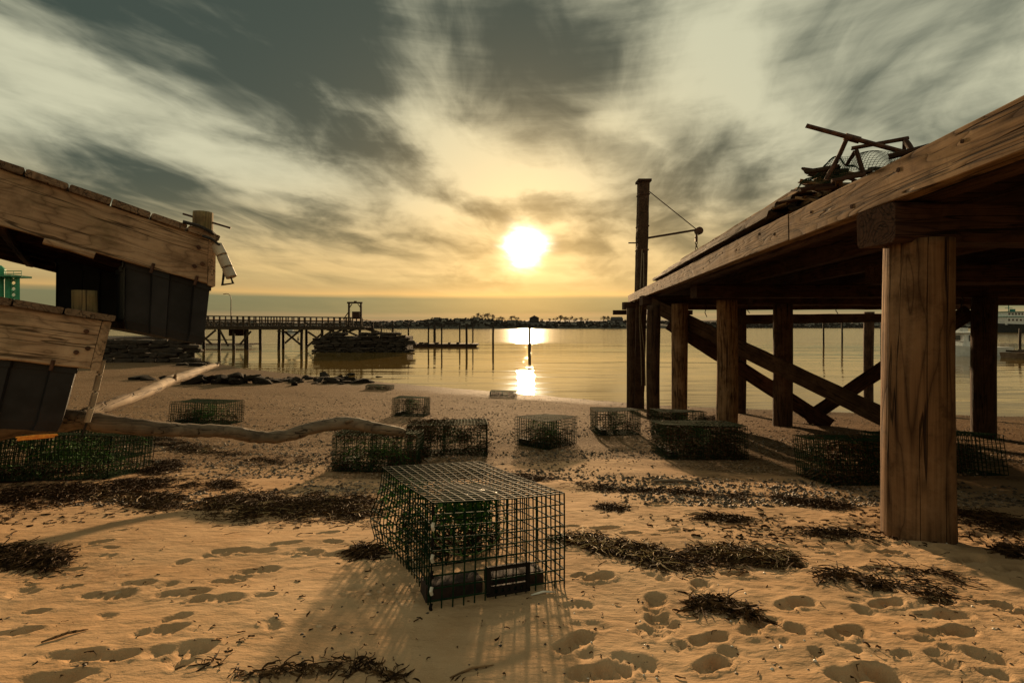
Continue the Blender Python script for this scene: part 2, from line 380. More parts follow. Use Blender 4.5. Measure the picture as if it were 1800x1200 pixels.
def plain(name, c1, c2, rough=.6, scale=8, bstr=.2, metal=0.0, spec=.4, rnd=.3, dist=.004):
    m, t, N, b, tc, oi = newmat(name)
    p = N.v('ADD', tc.outputs['Object'], N.v('SCALE', (31.0, 17.0, 23.0), sc_=oi.outputs['Random']))
    n = N.noise(p, scale, 6, .62)
    col = N.mix(N.mr(n, .35, .68), c1, c2)
    v = N.m('ADD', 1-rnd/2, N.m('MULTIPLY', oi.outputs['Random'], rnd)); col = N.mix(1.0, col, N.comb(v, v, v), 'MULTIPLY')
    N.l.new(col, b.inputs['Base Color']); b.inputs['Roughness'].default_value = rough
    b.inputs['Metallic'].default_value = metal; b.inputs['Specular IOR Level'].default_value = spec
    if bstr: bump(N, t, b, n, bstr, dist)
    return m
WD_old = wood('old_timber', (.055, .029, .014), (.27, .160, .078), (.38, .245, .130), 'X', 22, .9, .8)
WD_dark = wood('shade_dark_timber', (.020, .010, .007), (.070, .036, .023), (.10, .054, .034), 'X', 18, .85, .9)  # shade of the pier underside is put into this dark wood colour
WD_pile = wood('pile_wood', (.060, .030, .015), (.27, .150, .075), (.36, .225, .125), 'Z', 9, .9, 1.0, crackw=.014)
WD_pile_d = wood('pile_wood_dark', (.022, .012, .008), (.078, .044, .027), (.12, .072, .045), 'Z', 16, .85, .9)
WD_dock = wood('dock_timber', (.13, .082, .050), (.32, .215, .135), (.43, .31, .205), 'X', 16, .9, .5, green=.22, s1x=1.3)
WD_plank = wood('dock_plank', (.07, .043, .028), (.19, .125, .080), (.25, .175, .115), 'X', 20, .85, .6, green=.2)
WD_post = wood('mossy_post', (.08, .055, .03), (.21, .15, .07), (.24, .19, .08), 'Z', 20, .85, .7, green=.5)
WD_drift = wood('driftwood', (.13, .09, .06), (.36, .27, .18), (.50, .39, .27), 'X', 10, .8, .8, fine=.7)
WD_drift2 = wood('grey_driftwood', (.07, .052, .038), (.21, .16, .11), (.27, .21, .15), 'X', 10, .8, .8, fine=.7)
WD_pile_dx = wood('weathered_brace', (.030, .017, .010), (.10, .058, .034), (.15, .092, .055), 'X', 16, .85, .8)
WD_water = wood('wet_pile', (.010, .007, .005), (.035, .022, .014), (.055, .036, .022), 'Z', 12, .7, .5)
WD_far = wood('weathered_pier_wood', (.020, .014, .010), (.07, .048, .030), (.10, .07, .045), 'X', 12, .85, .5)
PLASTIC = plain('black_float_plastic', (.008, .008, .009), (.018, .018, .020), .6, 6, .3, spec=.25)
PVC = plain('old_white_pvc', (.30, .25, .19), (.46, .40, .31), .5, 9, .1)
STEEL = plain('rusted_steel', (.035, .016, .010), (.11, .05, .028), .65, 25, .5, .5)
ROPE = plain('old_rope', (.12, .09, .06), (.25, .20, .13), .9, 60, .5)
BLKROPE = plain('black_rope', (.012, .011, .010), (.035, .03, .027), .9, 60, .5)
GLINTROPE = plain('sun_glint_rope', (.75, .22, .03), (.95, .42, .06), .8, 60, .5)  # bright orange stands in for sunlight glinting on the rope
WIRE = plain('green_coated_wire', (.004, .016, .009), (.014, .028, .012), .7, 30, .0, spec=.03)
WIRE_O = plain('fouled_wire', (.010, .034, .016), (.034, .046, .018), .8, 30, .0, spec=.03)
NET = plain('green_netting', (.02, .11, .02), (.10, .20, .03), .7, 40, .2)
BLKP = plain('black_plastic', (.008, .007, .006), (.016, .013, .011), .7, 20, .0, spec=.05)
BRICK = plain('trap_brick', (.012, .008, .006), (.04, .02, .013), .9, 30, .5)
ROCK = plain('dark_rock', (.007, .005, .003), (.026, .017, .010), .95, 9, 1.0, spec=.15, dist=.03)
STONE = plain('quay_stone', (.016, .011, .008), (.055, .038, .026), .9, 2.2, .9, dist=.05)
SHELL = plain('shell', (.5, .46, .38), (.72, .68, .6), .5, 30, .1)
WEED = plain('seaweed', (.012, .006, .003), (.115, .062, .026), .8, 45, .3, spec=.10)
STRAW = plain('straw', (.26, .17, .07), (.48, .33, .15), .7, 60, 0)
WEEDG = plain('green_algae', (.03, .11, .012), (.10, .24, .03), .8, 90, .3)
WHITE = plain('white_paint', (.60, .60, .58), (.74, .74, .72), .4, 3, .0)
GREENP = plain('green_paint', (.02, .20, .10), (.05, .32, .16), .5, 2, .1)
TEAL = plain('boat_green_trim', (.02, .16, .13), (.03, .22, .18), .5, 2, 0)
GLASS = plain('dark_glass', (.015, .02, .025), (.03, .035, .04), .08, 2, 0, spec=.8)
DKHULL = plain('dark_hull', (.012, .014, .016), (.03, .03, .03), .5, 3, 0)
FARL = plain('far_land', (.018, .016, .010), (.055, .042, .026), .95, .09, .3, dist=.5)
FARH = plain('far_house_wall', (.16, .15, .13), (.34, .32, .28), .8, 1, 0, rnd=1.0)
ROOF = plain('far_roof', (.03, .026, .024), (.07, .06, .055), .9, 1, 0)
BARK = plain('bare_tree_bark', (.016, .011, .007), (.045, .03, .02), .95, 2, 0)

def sand_mat():
    m, t, N, b, tc, oi = newmat('sand')
    p = tc.outputs['Object']; x, y, z = N.sep(p)
    n0 = N.noise(p, .55, 4, .55); n1 = N.noise(p, 4, 5, .6); n2 = N.noise(p, 60, 3, .7); n3 = N.noise(p, 420, 2, .7)
    col = N.mix(N.mr(n1, .3, .7), (.345, .220, .120), (.445, .300, .175))
    col = N.mix(N.mr(n0, .35, .65, 0, .45), col, (.30, .165, .072))
    col = N.mix(N.mr(n3, .60, .72, 0, .55), col, (.12, .075, .045))
    col = N.mix(N.mr(n3, .40, .28, 0, .5), col, (.62, .46, .28))
    # pebbly bands: further down the beach
    bandn = N.noise(N.v('MULTIPLY', p, (.35, 1.3, 1)), 1.5, 4, .6, .4)
    far = N.mr(y, 3.2, 6.5)
    pe = N.mr(N.m('ADD', N.m('MULTIPLY', far, .50), bandn), .60, .78)
    vo = t.nodes.new('ShaderNodeTexVoronoi'); N.l.new(p, vo.inputs['Vector']); vo.inputs['Scale'].default_value = 62; vo.feature = 'F1'
    vc = N.sep(vo.outputs['Color'])
    peb = N.ramp(vc[0], [(0, (.022, .013, .007)), (.4, (.080, .046, .022)), (.75, (.20, .12, .060)), (.94, (.36, .28, .19)), (1, (.62, .56, .46))])
    edge = N.mr(vo.outputs['Distance'], .30, .62, 1.0, .45)
    peb = N.mix(1.0, peb, N.comb(edge, edge, edge), 'MULTIPLY')
    pm = N.m('MULTIPLY', pe, N.mr(vc[1], .20, .35, .35, 1.0))
    col = N.mix(N.m('MULTIPLY', pm, .85), col, peb)
    tide = N.noise(N.v('MULTIPLY', p, (.55, 3.2, 1)), 1.6, 6, .68, .5)
    clump = N.noise(N.v('MULTIPLY', p, (1, 1.6, 1)), 8.5, 4, .7)
    dk_ = N.m('MULTIPLY', N.mr(y, 3.4, 6.5), N.m('ADD', N.mr(tide, .62, .42, 0, .42), N.mr(clump, .60, .46, 0, .40)), clamp=True)
    col = N.mix(dk_, col, (.105, .060, .028))
    # wet sand by the water
    wet = N.mr(N.m('ADD', z, N.m('MULTIPLY', n0, .12)), -2.00, -2.12)
    col = N.mix(N.m('MULTIPLY', wet, .65), col, (.10, .065, .038))
    N.l.new(col, b.inputs['Base Color'])
    N.l.new(N.mr(wet, 0, 1, .95, .75), b.inputs['Roughness']); b.inputs['Specular IOR Level'].default_value = .04
    h = N.m('ADD', N.m('MULTIPLY', n2, .35), N.m('MULTIPLY', n3, .25))
    b1 = bump(N, t, b, h, .5, .006)
    hp = N.m('MULTIPLY', N.m('SUBTRACT', .6, vo.outputs['Distance']), pm)
    b2 = bump(N, t, b, hp, .9, .010, b1)
    h3 = N.noise(N.v('MULTIPLY', p, (1, 2.2, 1)), 9, 4, .6)
    bump(N, t, b, h3, .6, .018, b2)
    return m
SAND = sand_mat()
def water_mat():
    m, t, N, b, tc, oi = newmat('water')
    p = tc.outputs['Object']; x, y, z = N.sep(p)
    b.inputs['Base Color'].default_value = (.14, .085, .022, 1); b.inputs['IOR'].default_value = 1.33
    b.inputs['Specular IOR Level'].default_value = .5
    wob = N.m('MULTIPLY', N.noise(N.v('MULTIPLY', p, (.03, .1, 1)), 1, 3, .5), 16)
    ruf = N.mr(N.m('ADD', y, wob), 60, 74)          # breeze-ruffled water further out
    patch = N.noise(N.v('MULTIPLY', p, (.05, .22, 1)), 1, 4, .55)
    N.l.new(N.m('ADD', .012, N.m('MULTIPLY', ruf, .10)), b.inputs['Roughness'])
    w1 = N.noise(N.v('MULTIPLY', p, (.55, 2.3, 1)), 1.2, 4, .55, .5)
    w2 = N.noise(N.v('MULTIPLY', p, (1.3, 6.5, 1)), 1.8, 4, .55, .3)
    w0 = N.noise(N.v('MULTIPLY', p, (.11, .62, 1)), 1.0, 3, .5, .6)
    h = N.m('ADD', N.m('MULTIPLY', w0, 2.6), N.m('ADD', N.m('MULTIPLY', w1, .30), N.m('MULTIPLY', w2, .10)))
    near = N.mr(y, 30, 19)
    amp = N.m('ADD', N.m('ADD', N.mr(patch, .35, .65, .10, .34), N.m('MULTIPLY', near, .10)), N.m('MULTIPLY', ruf, .8))
    bump(N, t, b, N.m('MULTIPLY', h, amp), .62, .075)
    return m
WATER = water_mat()

# ------------------------------------------------------------------ ground and water
def spaced(a, b, fine0, fine1, df, grow, dmax):
    r = list(np.arange(fine0, fine1, df)); d = df; q = r[-1]
    while q < b: d = min(d*grow, dmax); q += d; r.append(q)
    d = df; q = r[0]; l = []
    while q > a: d = min(d*grow, dmax); q -= d; l.append(q)
    return np.array(l[::-1]+r)
def grid_obj(name, xs, ys, zf, mat, **k):
    X, Y = np.meshgrid(xs, ys); Z = zf(X, Y); n = X.size; nx = len(xs); ny = len(ys)
    m = bpy.data.meshes.new(name); m.vertices.add(n)
    m.vertices.foreach_set('co', np.stack([X, Y, Z], -1).astype(np.float32).ravel())
    i = (np.arange(ny-1)[:, None]*nx+np.arange(nx-1)[None]).ravel()
    q = np.stack([i, i+1, i+1+nx, i+nx], -1).astype(np.int32)
    m.loops.add(q.size); m.loops.foreach_set('vertex_index', q.ravel())
    m.polygons.add(len(q)); m.polygons.foreach_set('loop_start', np.arange(0, q.size, 4, dtype=np.int32))
    try: m.polygons.foreach_set('loop_total', np.full(len(q), 4, dtype=np.int32))
    except Exception: pass
    m.polygons.foreach_set('use_smooth', np.ones(len(q), bool)); m.update(calc_edges=True); m.validate()
    return link(name, m, Matrix.Identity(4), None, mat, **k)
xs = spaced(-90, 90, -2.3, 2.9, .0105, 1.035, 4.0); ys = spaced(-30, 120, 1.05, 3.3, .0105, 1.028, 5.0)
grid_obj('beach', xs, ys, gz, SAND, kind='structure', label='sloping sandy beach covered in footprints')
grid_obj('water', np.linspace(-6000, 6000, 9), np.array([9, 30, 100, 400, 8000.0]), lambda X, Y: X*0+WL, WATER, kind='structure', label='calm golden harbour water')

# ------------------------------------------------------------------ wooden pier on the right
def PP(x0, y, z): return (x0+.118*y, y, z)
DB = .60                                             # underside of joists
pier = thing('wooden_pier', 'old timber pier on thick log piles, running from the right towards the water', 'pier', PP(1.9, 6, zg(2.6, 6)))
Y0, Y1 = -1.5, 12.75
# edge beam in three lengths, joists, deck planks
for (a, b_) in ((-1.5, 3.42), (3.43, 8.2), (8.21, 12.75)):
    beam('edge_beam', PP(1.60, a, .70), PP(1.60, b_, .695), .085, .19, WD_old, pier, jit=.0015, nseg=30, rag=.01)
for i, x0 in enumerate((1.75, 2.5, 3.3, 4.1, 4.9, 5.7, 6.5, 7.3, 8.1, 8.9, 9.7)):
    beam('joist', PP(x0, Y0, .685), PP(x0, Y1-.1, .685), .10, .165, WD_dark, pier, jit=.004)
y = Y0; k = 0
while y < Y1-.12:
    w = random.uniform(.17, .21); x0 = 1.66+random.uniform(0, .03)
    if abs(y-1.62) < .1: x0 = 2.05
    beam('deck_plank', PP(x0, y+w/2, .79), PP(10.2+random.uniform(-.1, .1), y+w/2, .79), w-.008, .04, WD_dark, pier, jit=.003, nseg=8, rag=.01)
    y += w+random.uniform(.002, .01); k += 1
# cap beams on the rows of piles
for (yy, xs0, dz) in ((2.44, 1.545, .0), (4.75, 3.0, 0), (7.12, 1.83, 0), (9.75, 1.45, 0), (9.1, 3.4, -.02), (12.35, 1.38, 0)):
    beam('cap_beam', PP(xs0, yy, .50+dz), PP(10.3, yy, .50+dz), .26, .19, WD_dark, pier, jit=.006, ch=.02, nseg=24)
beam('cap_beam', PP(1.15, 12.6, .34), PP(3.2, 12.6, .34), .12, .12, WD_dark, pier)
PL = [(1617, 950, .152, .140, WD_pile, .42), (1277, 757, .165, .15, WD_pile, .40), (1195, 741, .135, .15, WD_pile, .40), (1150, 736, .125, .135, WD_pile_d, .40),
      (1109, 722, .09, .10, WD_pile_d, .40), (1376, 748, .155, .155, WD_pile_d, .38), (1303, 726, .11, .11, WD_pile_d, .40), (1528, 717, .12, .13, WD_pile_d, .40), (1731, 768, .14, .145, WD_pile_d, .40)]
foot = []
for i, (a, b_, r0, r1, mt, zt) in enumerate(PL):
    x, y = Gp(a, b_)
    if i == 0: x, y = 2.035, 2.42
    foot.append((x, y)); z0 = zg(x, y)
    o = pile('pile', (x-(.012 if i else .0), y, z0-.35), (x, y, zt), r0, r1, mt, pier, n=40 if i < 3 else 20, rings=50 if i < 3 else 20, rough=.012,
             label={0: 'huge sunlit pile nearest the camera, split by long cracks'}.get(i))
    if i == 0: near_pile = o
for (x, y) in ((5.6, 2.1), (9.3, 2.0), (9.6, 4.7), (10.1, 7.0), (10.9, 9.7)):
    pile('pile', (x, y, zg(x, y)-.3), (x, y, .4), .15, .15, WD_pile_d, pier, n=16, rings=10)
# knots on the near pile
kn = MB()
beam('brace', (2.72, 9.74, .47), (5.72, 6.62, -1.56), .075, .26, WD_pile_dx, pier, jit=.005, nseg=20)
beam('brace', (3.06, 9.42, .05), (5.66, 8.62, -1.78), .07, .26, WD_dark, pier, jit=.005)
beam('brace', (5.45, 8.95, -1.74), (6.75, 7.12, .22), .07, .22, WD_dark, pier, jit=.005)
beam('tie_beam', (5.10, 10.75, .13), (9.15, 11.75, .19), .09, .21, WD_far, pier, jit=.004)
beam('tie_beam', PP(1.5, 12.5, .05), PP(1.9, 12.5, .05), .08, .10, WD_dark, pier)
# bolts on the edge beam
for i in range(26):
    yy = 1.9+i*.42+random.uniform(-.1, .1); q = PP(1.5545, yy, .70+random.uniform(-.05, .05))
    m_ = MB(); m_.tube([(q[0]+.0005, q[1], q[2]), (q[0]+.006, q[1], q[2])], random.uniform(.008, .013), 8); m_.obj('bolt', STEEL, pier)
# dangling bits of rope below the deck
for (a, b_, yy, L) in ((1180, 545, 9.6, .35), (1470, 540, 9.3, .12), (1240, 541, 9.5, .18), (1315, 541, 9.5, .1), (1690, 528, 7.0, .2)):
    x = (a-CX)/F*yy; z = (HY-b_)/F*yy; m_ = MB()
    m_.tube([(x, yy, z+.1), (x+.02, yy, z), (x-.01, yy, z-L*.5), (x+.03, yy, z-L)], .008, 5); m_.obj('rope_end', BLKROPE, pier)

# ---- hoist post with boom at the pier's end
hb = Gp(1122, 719); hx, hy_ = hb[0], 12.25; hz0 = zg(hx, hy_)
hx = (1122-CX)/F*hy_; hst = thing('hoist_post', 'tall square post with small boom and chain at the far end of the pier', 'hoist', (hx, hy_, hz0))
tx = (1131-CX)/F*hy_
beam('post', (hx-.02, hy_, hz0-.3), (tx, hy_, 3.62), .25, .26, WD_pile_d, hst, up=(0, 1, 0), jit=.008, nseg=26)
m_ = MB(); m_.box((tx, hy_, 3.64), (.33, .33, .06)); m_.obj('post_cap', WD_dark, hst)
for zz in (1.9, 2.5, 3.3):
    m_ = MB(); m_.box((hx+(tx-hx)*(zz+2)/5.6, hy_, zz), (.275, .285, .03)); m_.obj('iron_band', STEEL, hst)
bx0 = (1140-CX)/F*hy_; bx1 = (1229-CX)/F*(hy_-.2)
m_ = MB(); m_.tube([(bx0-.08, hy_, (HY-419)/F*hy_), (bx1, hy_-.2, (HY-406)/F*hy_)], .027, 8); m_.obj('boom', STEEL, hst)
m_ = MB(); m_.tube([(bx0-.03, hy_, (HY-334)/F*hy_), ((1224-CX)/F*(hy_-.2), hy_-.2, (HY-403)/F*(hy_-.2))], .013, 6); m_.obj('stay_cable', STEEL, hst)
px_, pz_ = (1229-CX)/F*(hy_-.2), (HY-406)/F*(hy_-.2)
m_ = MB(); m_.tube([(px_-.01, hy_-.26, pz_), (px_-.01, hy_-.14, pz_)], .095, 14); m_.obj('pulley', STEEL, hst)
m_ = MB()
for i in range(6):
    c = Vector((px_-.07, hy_-.2, pz_-.10-i*.065)); ax = Vector((1, 0, 0)) if i % 2 else Vector((0, 1, 0))
    pts = [c+ax*.028*math.cos(a)+Vector((0, 0, 1))*.045*math.sin(a) for a in np.linspace(0, 2*math.pi, 9)]
    m_.tube(pts, .010, 4, cap=False)
m_.obj('chain', STEEL, hst)
m_ = MB(); m_.tube([(px_-.07, hy_-.2, pz_-.12), (px_-.07, hy_-.2, pz_-.26)], .05, 8, flat=.6); m_.obj('pulley_block', STEEL, hst)
m_ = MB(); m_.tube([(hx-.25, hy_, (HY-427)/F*hy_), (hx+.2, hy_, (HY-427)/F*hy_)], .018, 6); m_.obj('iron_pin', STEEL, hst)
for dx in (0, .09):
    pts = [(hx+.05+dx*.4, hy_-.17, 1.9-dx), (hx+.0+dx, hy_-.17, .9), (hx-.02+dx*.3, hy_-.19, .2), (hx+.02+dx, hy_-.19, -.7), (hx+.04+dx, hy_-.18, -1.5)]
    m_ = MB(); m_.tube(pts, .014, 5); m_.obj('hanging_rope', ROPE, hst)

# ---- stack of loose boards lying on the pier edge
lum = [(1.70, 8.9, 3.75, .83, .16, .045), (1.87, 8.4, 3.60, .83, .15, .045), (2.05, 8.6, 3.55, .83, .16, .045), (1.73, 8.3, 3.66, .877, .15, .04), (1.91, 8.5, 3.52, .875, .15, .045), (2.10, 8.2, 3.62, .877, .16, .04),
       (1.78, 8.0, 3.62, .922, .14, .04), (1.95, 7.6, 3.50, .922, .15, .045), (1.84, 7.3, 3.56, .967, .15, .04), (2.02, 6.9, 3.44, .967, .13, .04), (1.92, 5.9, 3.5, 1.010, .15, .035)]
LB = ['bottom board of the lumber stack, right along the pier edge', 'middle board in the bottom layer of the lumber stack', 'inner board in the bottom layer of the lumber stack', 'outer board in the second layer of the lumber stack', 'middle board in the second layer of the lumber stack', 'inner board in the second layer of the lumber stack',
      'outer board in the third layer of the lumber stack', 'inner board in the third layer of the lumber stack', 'outer board in the layer just below the top board', 'inner board in the layer just below the top board']
for i, (x0, ya, yb, z, w, h) in enumerate(lum):
    top = i == len(lum)-1
    beam('loose_board', PP(x0-.07+random.uniform(-.02, .02), ya, z+.012+random.uniform(0, .01)), PP(x0-.07+random.uniform(-.03, .03), yb, z+.035), w, h, WD_old if i % 3 else WD_far, None, jit=.004, rag=.03, nseg=22,
         label='short warped board lying uppermost on the lumber stack' if top else LB[i], cat='board', group='loose boards stacked on the pier')
for i, (a, b_, c_, d_) in enumerate((((1162, 492), 9.9, (1212, 462), 7.6), ((1200, 478), 8.9, (1260, 448), 6.6))):
    p0 = ((a[0]-CX)/F*b_, b_, .84); p1 = ((c_[0]-CX)/F*d_, d_, .90+.02*i)
    beam('split_board', p0, p1, .12, .03, WD_far, None, rag=.04, label=('thin splintered board at the far tip of the lumber stack', 'thin splintered board leaning on the middle of the stack')[i], cat='board', group='loose boards stacked on the pier')
def pt(px, py, y): return ((px-CX)/F*y, y, (HY-py)/F*y)
def pipe(name, pts, r, mat, label, cat, n=8, parent=None):
    m_ = MB(); m_.tube(pts, r, n); return m_.obj(name, mat, parent, label=label, cat=cat)
pr = thing('rusty_pipe', 'rusty pipe with a tee joint jutting up from the debris on the pier', 'pipe', pt(1487, 245, 2.9))
pipe('pipe', [pt(1417, 221, 2.9), pt(1590, 268, 2.7)], .0135, STEEL, None, None, parent=pr)
pipe('tee_joint', [pt(1485, 240, 2.875), pt(1511, 247, 2.855)], .021, STEEL, None, None, parent=pr)
pipe('pipe_leg', [pt(1489, 243, 2.87), pt(1476, 272, 2.9), pt(1452, 316, 2.93)], .013, STEEL, None, None, parent=pr)
fr = thing('broken_trap_frame', 'splintered wooden frame of a broken trap wrapped in torn netting on the pier', 'trap frame', pt(1550, 300, 2.75))
for (a, b_, c_, d_, w) in (((1497, 261), 2.8, (1596, 243), 2.72, .022), ((1505, 264), 2.78, (1521, 318), 2.76, .02), ((1590, 245), 2.72, (1604, 266), 2.66, .024), ((1590, 246), 2.72, (1590, 270), 2.75, .018),
                        ((1503, 266), 2.85, (1487, 292), 2.9, .018), ((1562, 276), 2.62, (1640, 256), 2.5, .03), ((1462, 318), 2.8, (1520, 307), 2.75, .022)):
    beam('slat', pt(*a, b_), pt(*c_, d_), w, w*.9, WD_dark, fr, rag=.004, jit=.0012)
# crumpled wire netting
def crumple(u, v):
    a = Vector(pt(1400, 336, 3.05)); b_ = Vector(pt(1590, 252, 2.72)); c_ = Vector(pt(1445, 292, 3.25)); d_ = Vector(pt(1575, 292, 2.66))
    p = a.lerp(d_, u).lerp(c_.lerp(b_, u), v)
    return p+Vector((0, .03*math.sin(u*9+v*4), .035*math.sin(u*13+v*3)*math.sin(v*5+1)+.03*math.sin(u*5)))
m_ = MB()
for i in range(34): m_.tube([crumple(i/33, v) for v in np.linspace(0, 1, 12)], .0014, 4, cap=False)
for j in range(22): m_.tube([crumple(u, j/21) for u in np.linspace(0, 1, 26)], .0014, 4, cap=False)
m_.obj('torn_netting', WIRE, fr)
for i in range(54):
    y = random.uniform(2.75, 3.6); x = 1.66+.118*y+random.uniform(0, .3); an = random.uniform(-1.2, 1.2); L = random.uniform(.12, .4); z = random.uniform(.84, .93)+.09*random.random()*(y > 2.95)
    x -= .04; beam('wood_scrap', (x, y, z), (x+L*math.sin(an)*.5, y+L*math.cos(an)*.7, z+random.uniform(-.02, .09)), random.uniform(.02, .05), random.uniform(.012, .03), random.choice((WD_far, WD_dark, WD_old)), None,
         rag=.012, jit=.002, label='short broken slat in the heap of debris between lumber stack and netting', cat='wood scrap', group='broken slats in the pier debris heap')

# ------------------------------------------------------------------ floating docks stored on the left
def dock(name, label, E, a, wdir, L, Wd, seed, plank_w, post, tubs, tdep=.36, lean=.04):
    random.seed(seed)
    E = Vector(E); a = Vector(a).normalized(); wd = Vector(wdir); wd = (wd-a*wd.dot(a)).normalized(); up = wd.cross(a)
    if up.z < 0: up = -up
    root = thing(name, label, 'floating dock', E)
    def Q(s, w, h): return E+a*s+wd*w+up*h
    BH = .286
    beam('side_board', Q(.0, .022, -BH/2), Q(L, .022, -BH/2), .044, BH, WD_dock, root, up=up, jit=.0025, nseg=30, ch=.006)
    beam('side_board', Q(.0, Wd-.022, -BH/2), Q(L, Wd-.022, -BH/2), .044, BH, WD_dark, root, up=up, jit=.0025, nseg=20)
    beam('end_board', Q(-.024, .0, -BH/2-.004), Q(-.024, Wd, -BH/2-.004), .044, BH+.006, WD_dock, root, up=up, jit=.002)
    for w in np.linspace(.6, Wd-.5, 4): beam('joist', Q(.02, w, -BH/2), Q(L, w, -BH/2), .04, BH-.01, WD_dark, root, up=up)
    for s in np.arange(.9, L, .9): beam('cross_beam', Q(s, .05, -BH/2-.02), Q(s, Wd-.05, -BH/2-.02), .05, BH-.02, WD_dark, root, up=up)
    s = -.06
    while s < L:
        w = plank_w*random.uniform(.94, 1.04)
        beam('deck_plank', Q(s+w/2, -.025+random.uniform(-.006, .006), .021), Q(s+w/2, Wd+.02, .021), w-.008, .038, WD_plank, root, up=up, jit=.003, nseg=6)
        s += w
    for (s0, s1, w0, w1) in tubs:
        m_ = MB(); V = []; Fc = []; tp = .022
        # tapered tub with vertical recesses on the faces
        n = max(2, int((s1-s0)/.22)); outl = []
        for i in range(n*4):
            k = i % 4; q = s0+(s1-s0)*(i//4+(0, .38, .42, .96)[k])/n; outl.append((q, w0+(.0 if k < 2 else .028)))
        outl.append((s1, w0))
        n2 = max(2, int((w1-w0)/.2))
        outl += [(s1-(.0 if j % 2 else .02), w0+(w1-w0)*j/(2*n2)) for j in range(1, 2*n2)]
        outl += [(s1, w1), (s0, w1)]
        outl += [(s0+(.0 if j % 2 else .02), w1-(w1-w0)*j/(2*n2)) for j in range(1, 2*n2)]
        cs, cw = (s0+s1)/2, (w0+w1)/2; N_ = len(outl)
        lev = [(-BH, 1.0), (-BH-.035, 1.0), (-BH-.036, .985), (-BH-tdep+.05, None), (-BH-tdep, None)]
        for (h, f_) in lev:
            for (q, w) in outl:
                k = tp if f_ is None else (1-f_)*.6
                if h == lev[-1][0]: k = tp+.012
                V.append(Q(q-k*2*(q-cs)/(s1-s0)+lean*(h+BH), w-k*1.6*(w-cw)/(w1-w0), h))
        for l in range(4):
            for i in range(N_): Fc.append((l*N_+i, l*N_+(i+1) % N_, (l+1)*N_+(i+1) % N_, (l+1)*N_+i))
        ce = len(V); V.append(Q(cs, cw, lev[-1][0]-.015))
        for i in range(N_): Fc.append((4*N_+i, 4*N_+(i+1) % N_, ce))
        m_.add(V, Fc); tb = m_.obj('float_tub', PLASTIC, root)
        if w0 < .3:
            for i in range(n):
                q = s0+(s1-s0)*(i+.40)/n; mm = MB(); mm.tube([Q(q, w0-.024, -BH+.03), Q(q, w0-.024, -BH-.03)], .009, 8); mm.obj('tub_bolt', STEEL, tb)
    for (s, h) in ((.055, -.075), (.075, -.20), (.03, -.17)):
        mm = MB(); c = Q(s, -.002, h); mm.tube([c, c-wd*.008], .013, 10); mm.obj('bolt', STEEL, root)
    (ps, pw, ph, pr_) = post
    p0 = Q(ps, pw, .03); 
    o = pile('corner_post', p0-Vector((0, 0, .2)), p0+Vector((0, 0, ph)), pr_, pr_*.96, WD_post, root, n=14, rings=8, rough=.02)
    random.seed(seed+1)
    return root, Q
d1, Q1 = dock('floating_dock', 'upper floating dock with thick knotted side board and black ribbed float tubs', (-1.985, 3.16, .567), (-.716, -.648, .261), (-.67, .74, 0), 3.4, 2.4, 11, .19,
              (.015, .13, .16, .062), [(-.10, .37, .02, .80), (-.04, .70, .95, 2.35)], .39, lean=.22)
d2, Q2 = dock('floating_dock', 'lower floating dock at the left edge, mossy side board over a black float tub', (-2.40, 2.83, .030), (-.74, -.64, .19), (-.66, .75, 0), 3.0, 2.2, 23, .22,
              (.085, .088, .13, .062), [(.05, 1.15, .02, .95)], .37)
# the upper dock's end is cut nearly plumb
a1 = Vector((-.716, -.648, .261)).normalized(); w1_ = Vector((-.67, .74, 0)); w1_ = (w1_-a1*w1_.dot(a1)).normalized(); u1_ = w1_.cross(a1); u1_ = u1_ if u1_.z > 0 else -u1_
E1 = Vector((-1.985, 3.16, .567))
for o in [q for q in C.objects if q.parent == d1 and q.name.split('.')[0] in ('side_board', 'end_board', 'bolt', 'joist')]:
    Mw = W[o.name]; Mi = Mw.inverted()
    for v in o.data.vertices:
        p = Mw @ v.co; sdist = (p-E1).dot(a1); h = (p-E1).dot(u1_)
        if sdist < .12 and h < 0: v.co = Mi @ (p+a1*.25*h)
# wooden block under dock 1's side board
beam('spacer_block', Q1(.50, .02, -.305), Q1(.72, .02, -.300), .05, .035, WD_dock, d1)
# rod through the corner post
p = Q1(.015, .13, .14); mm = MB(); mm.tube([p+Vector((-.13, -.06, .035)), p+Vector((.13, .04, -.04))], .007, 6)
mm.obj('iron_rod', STEEL, None, label='thin iron rod stuck through the corner post of the upper dock', cat='rod')
# pvc bumpers hung at the corner
fd = thing('pipe_fender', 'three short white pipe sleeves on black rope hanging at the upper dock corner', 'fender', Q1(-.06, .02, .02))
c = Q1(-.01, -.05, -.03); st = [Vector(pt(x, y, 3.12)) for (x, y) in ((382, 430), (392, 455), (396, 458), (402, 480), (404, 483), (409, 500))]
st = [Vector(pt(x, y, 3.14)) for (x, y) in ((381, 431), (390, 448), (391, 451), (399, 469), (400, 472), (407, 487))]
for i in range(3):
    mm = MB(); mm.tube([st[2*i], st[2*i+1]], .033, 14, cap=False); mm.tube([st[2*i+1], st[2*i]], .027, 14, cap=True); mm.obj('sleeve', PVC, fd)
mm = MB(); mm.tube([Vector(pt(357, 415, 3.1)), Vector(pt(372, 420, 3.08)), Vector(pt(385, 430, 3.12)), st[0]+Vector((0, 0, -.02)), st[2], st[4], st[5]+Vector((.01, 0, -.04)), st[5]+Vector((-.06, 0, -.05)), Vector(pt(394, 478, 3.16))], .009, 6)
mm.tube([Q1(.16, -.03, .045), Q1(.08, -.045, .05), Q1(.0, -.04, .04), Q1(-.05, .02, .03), Q1(-.04, .2, .05)], .012, 6); mm.obj('rope', BLKROPE, fd)
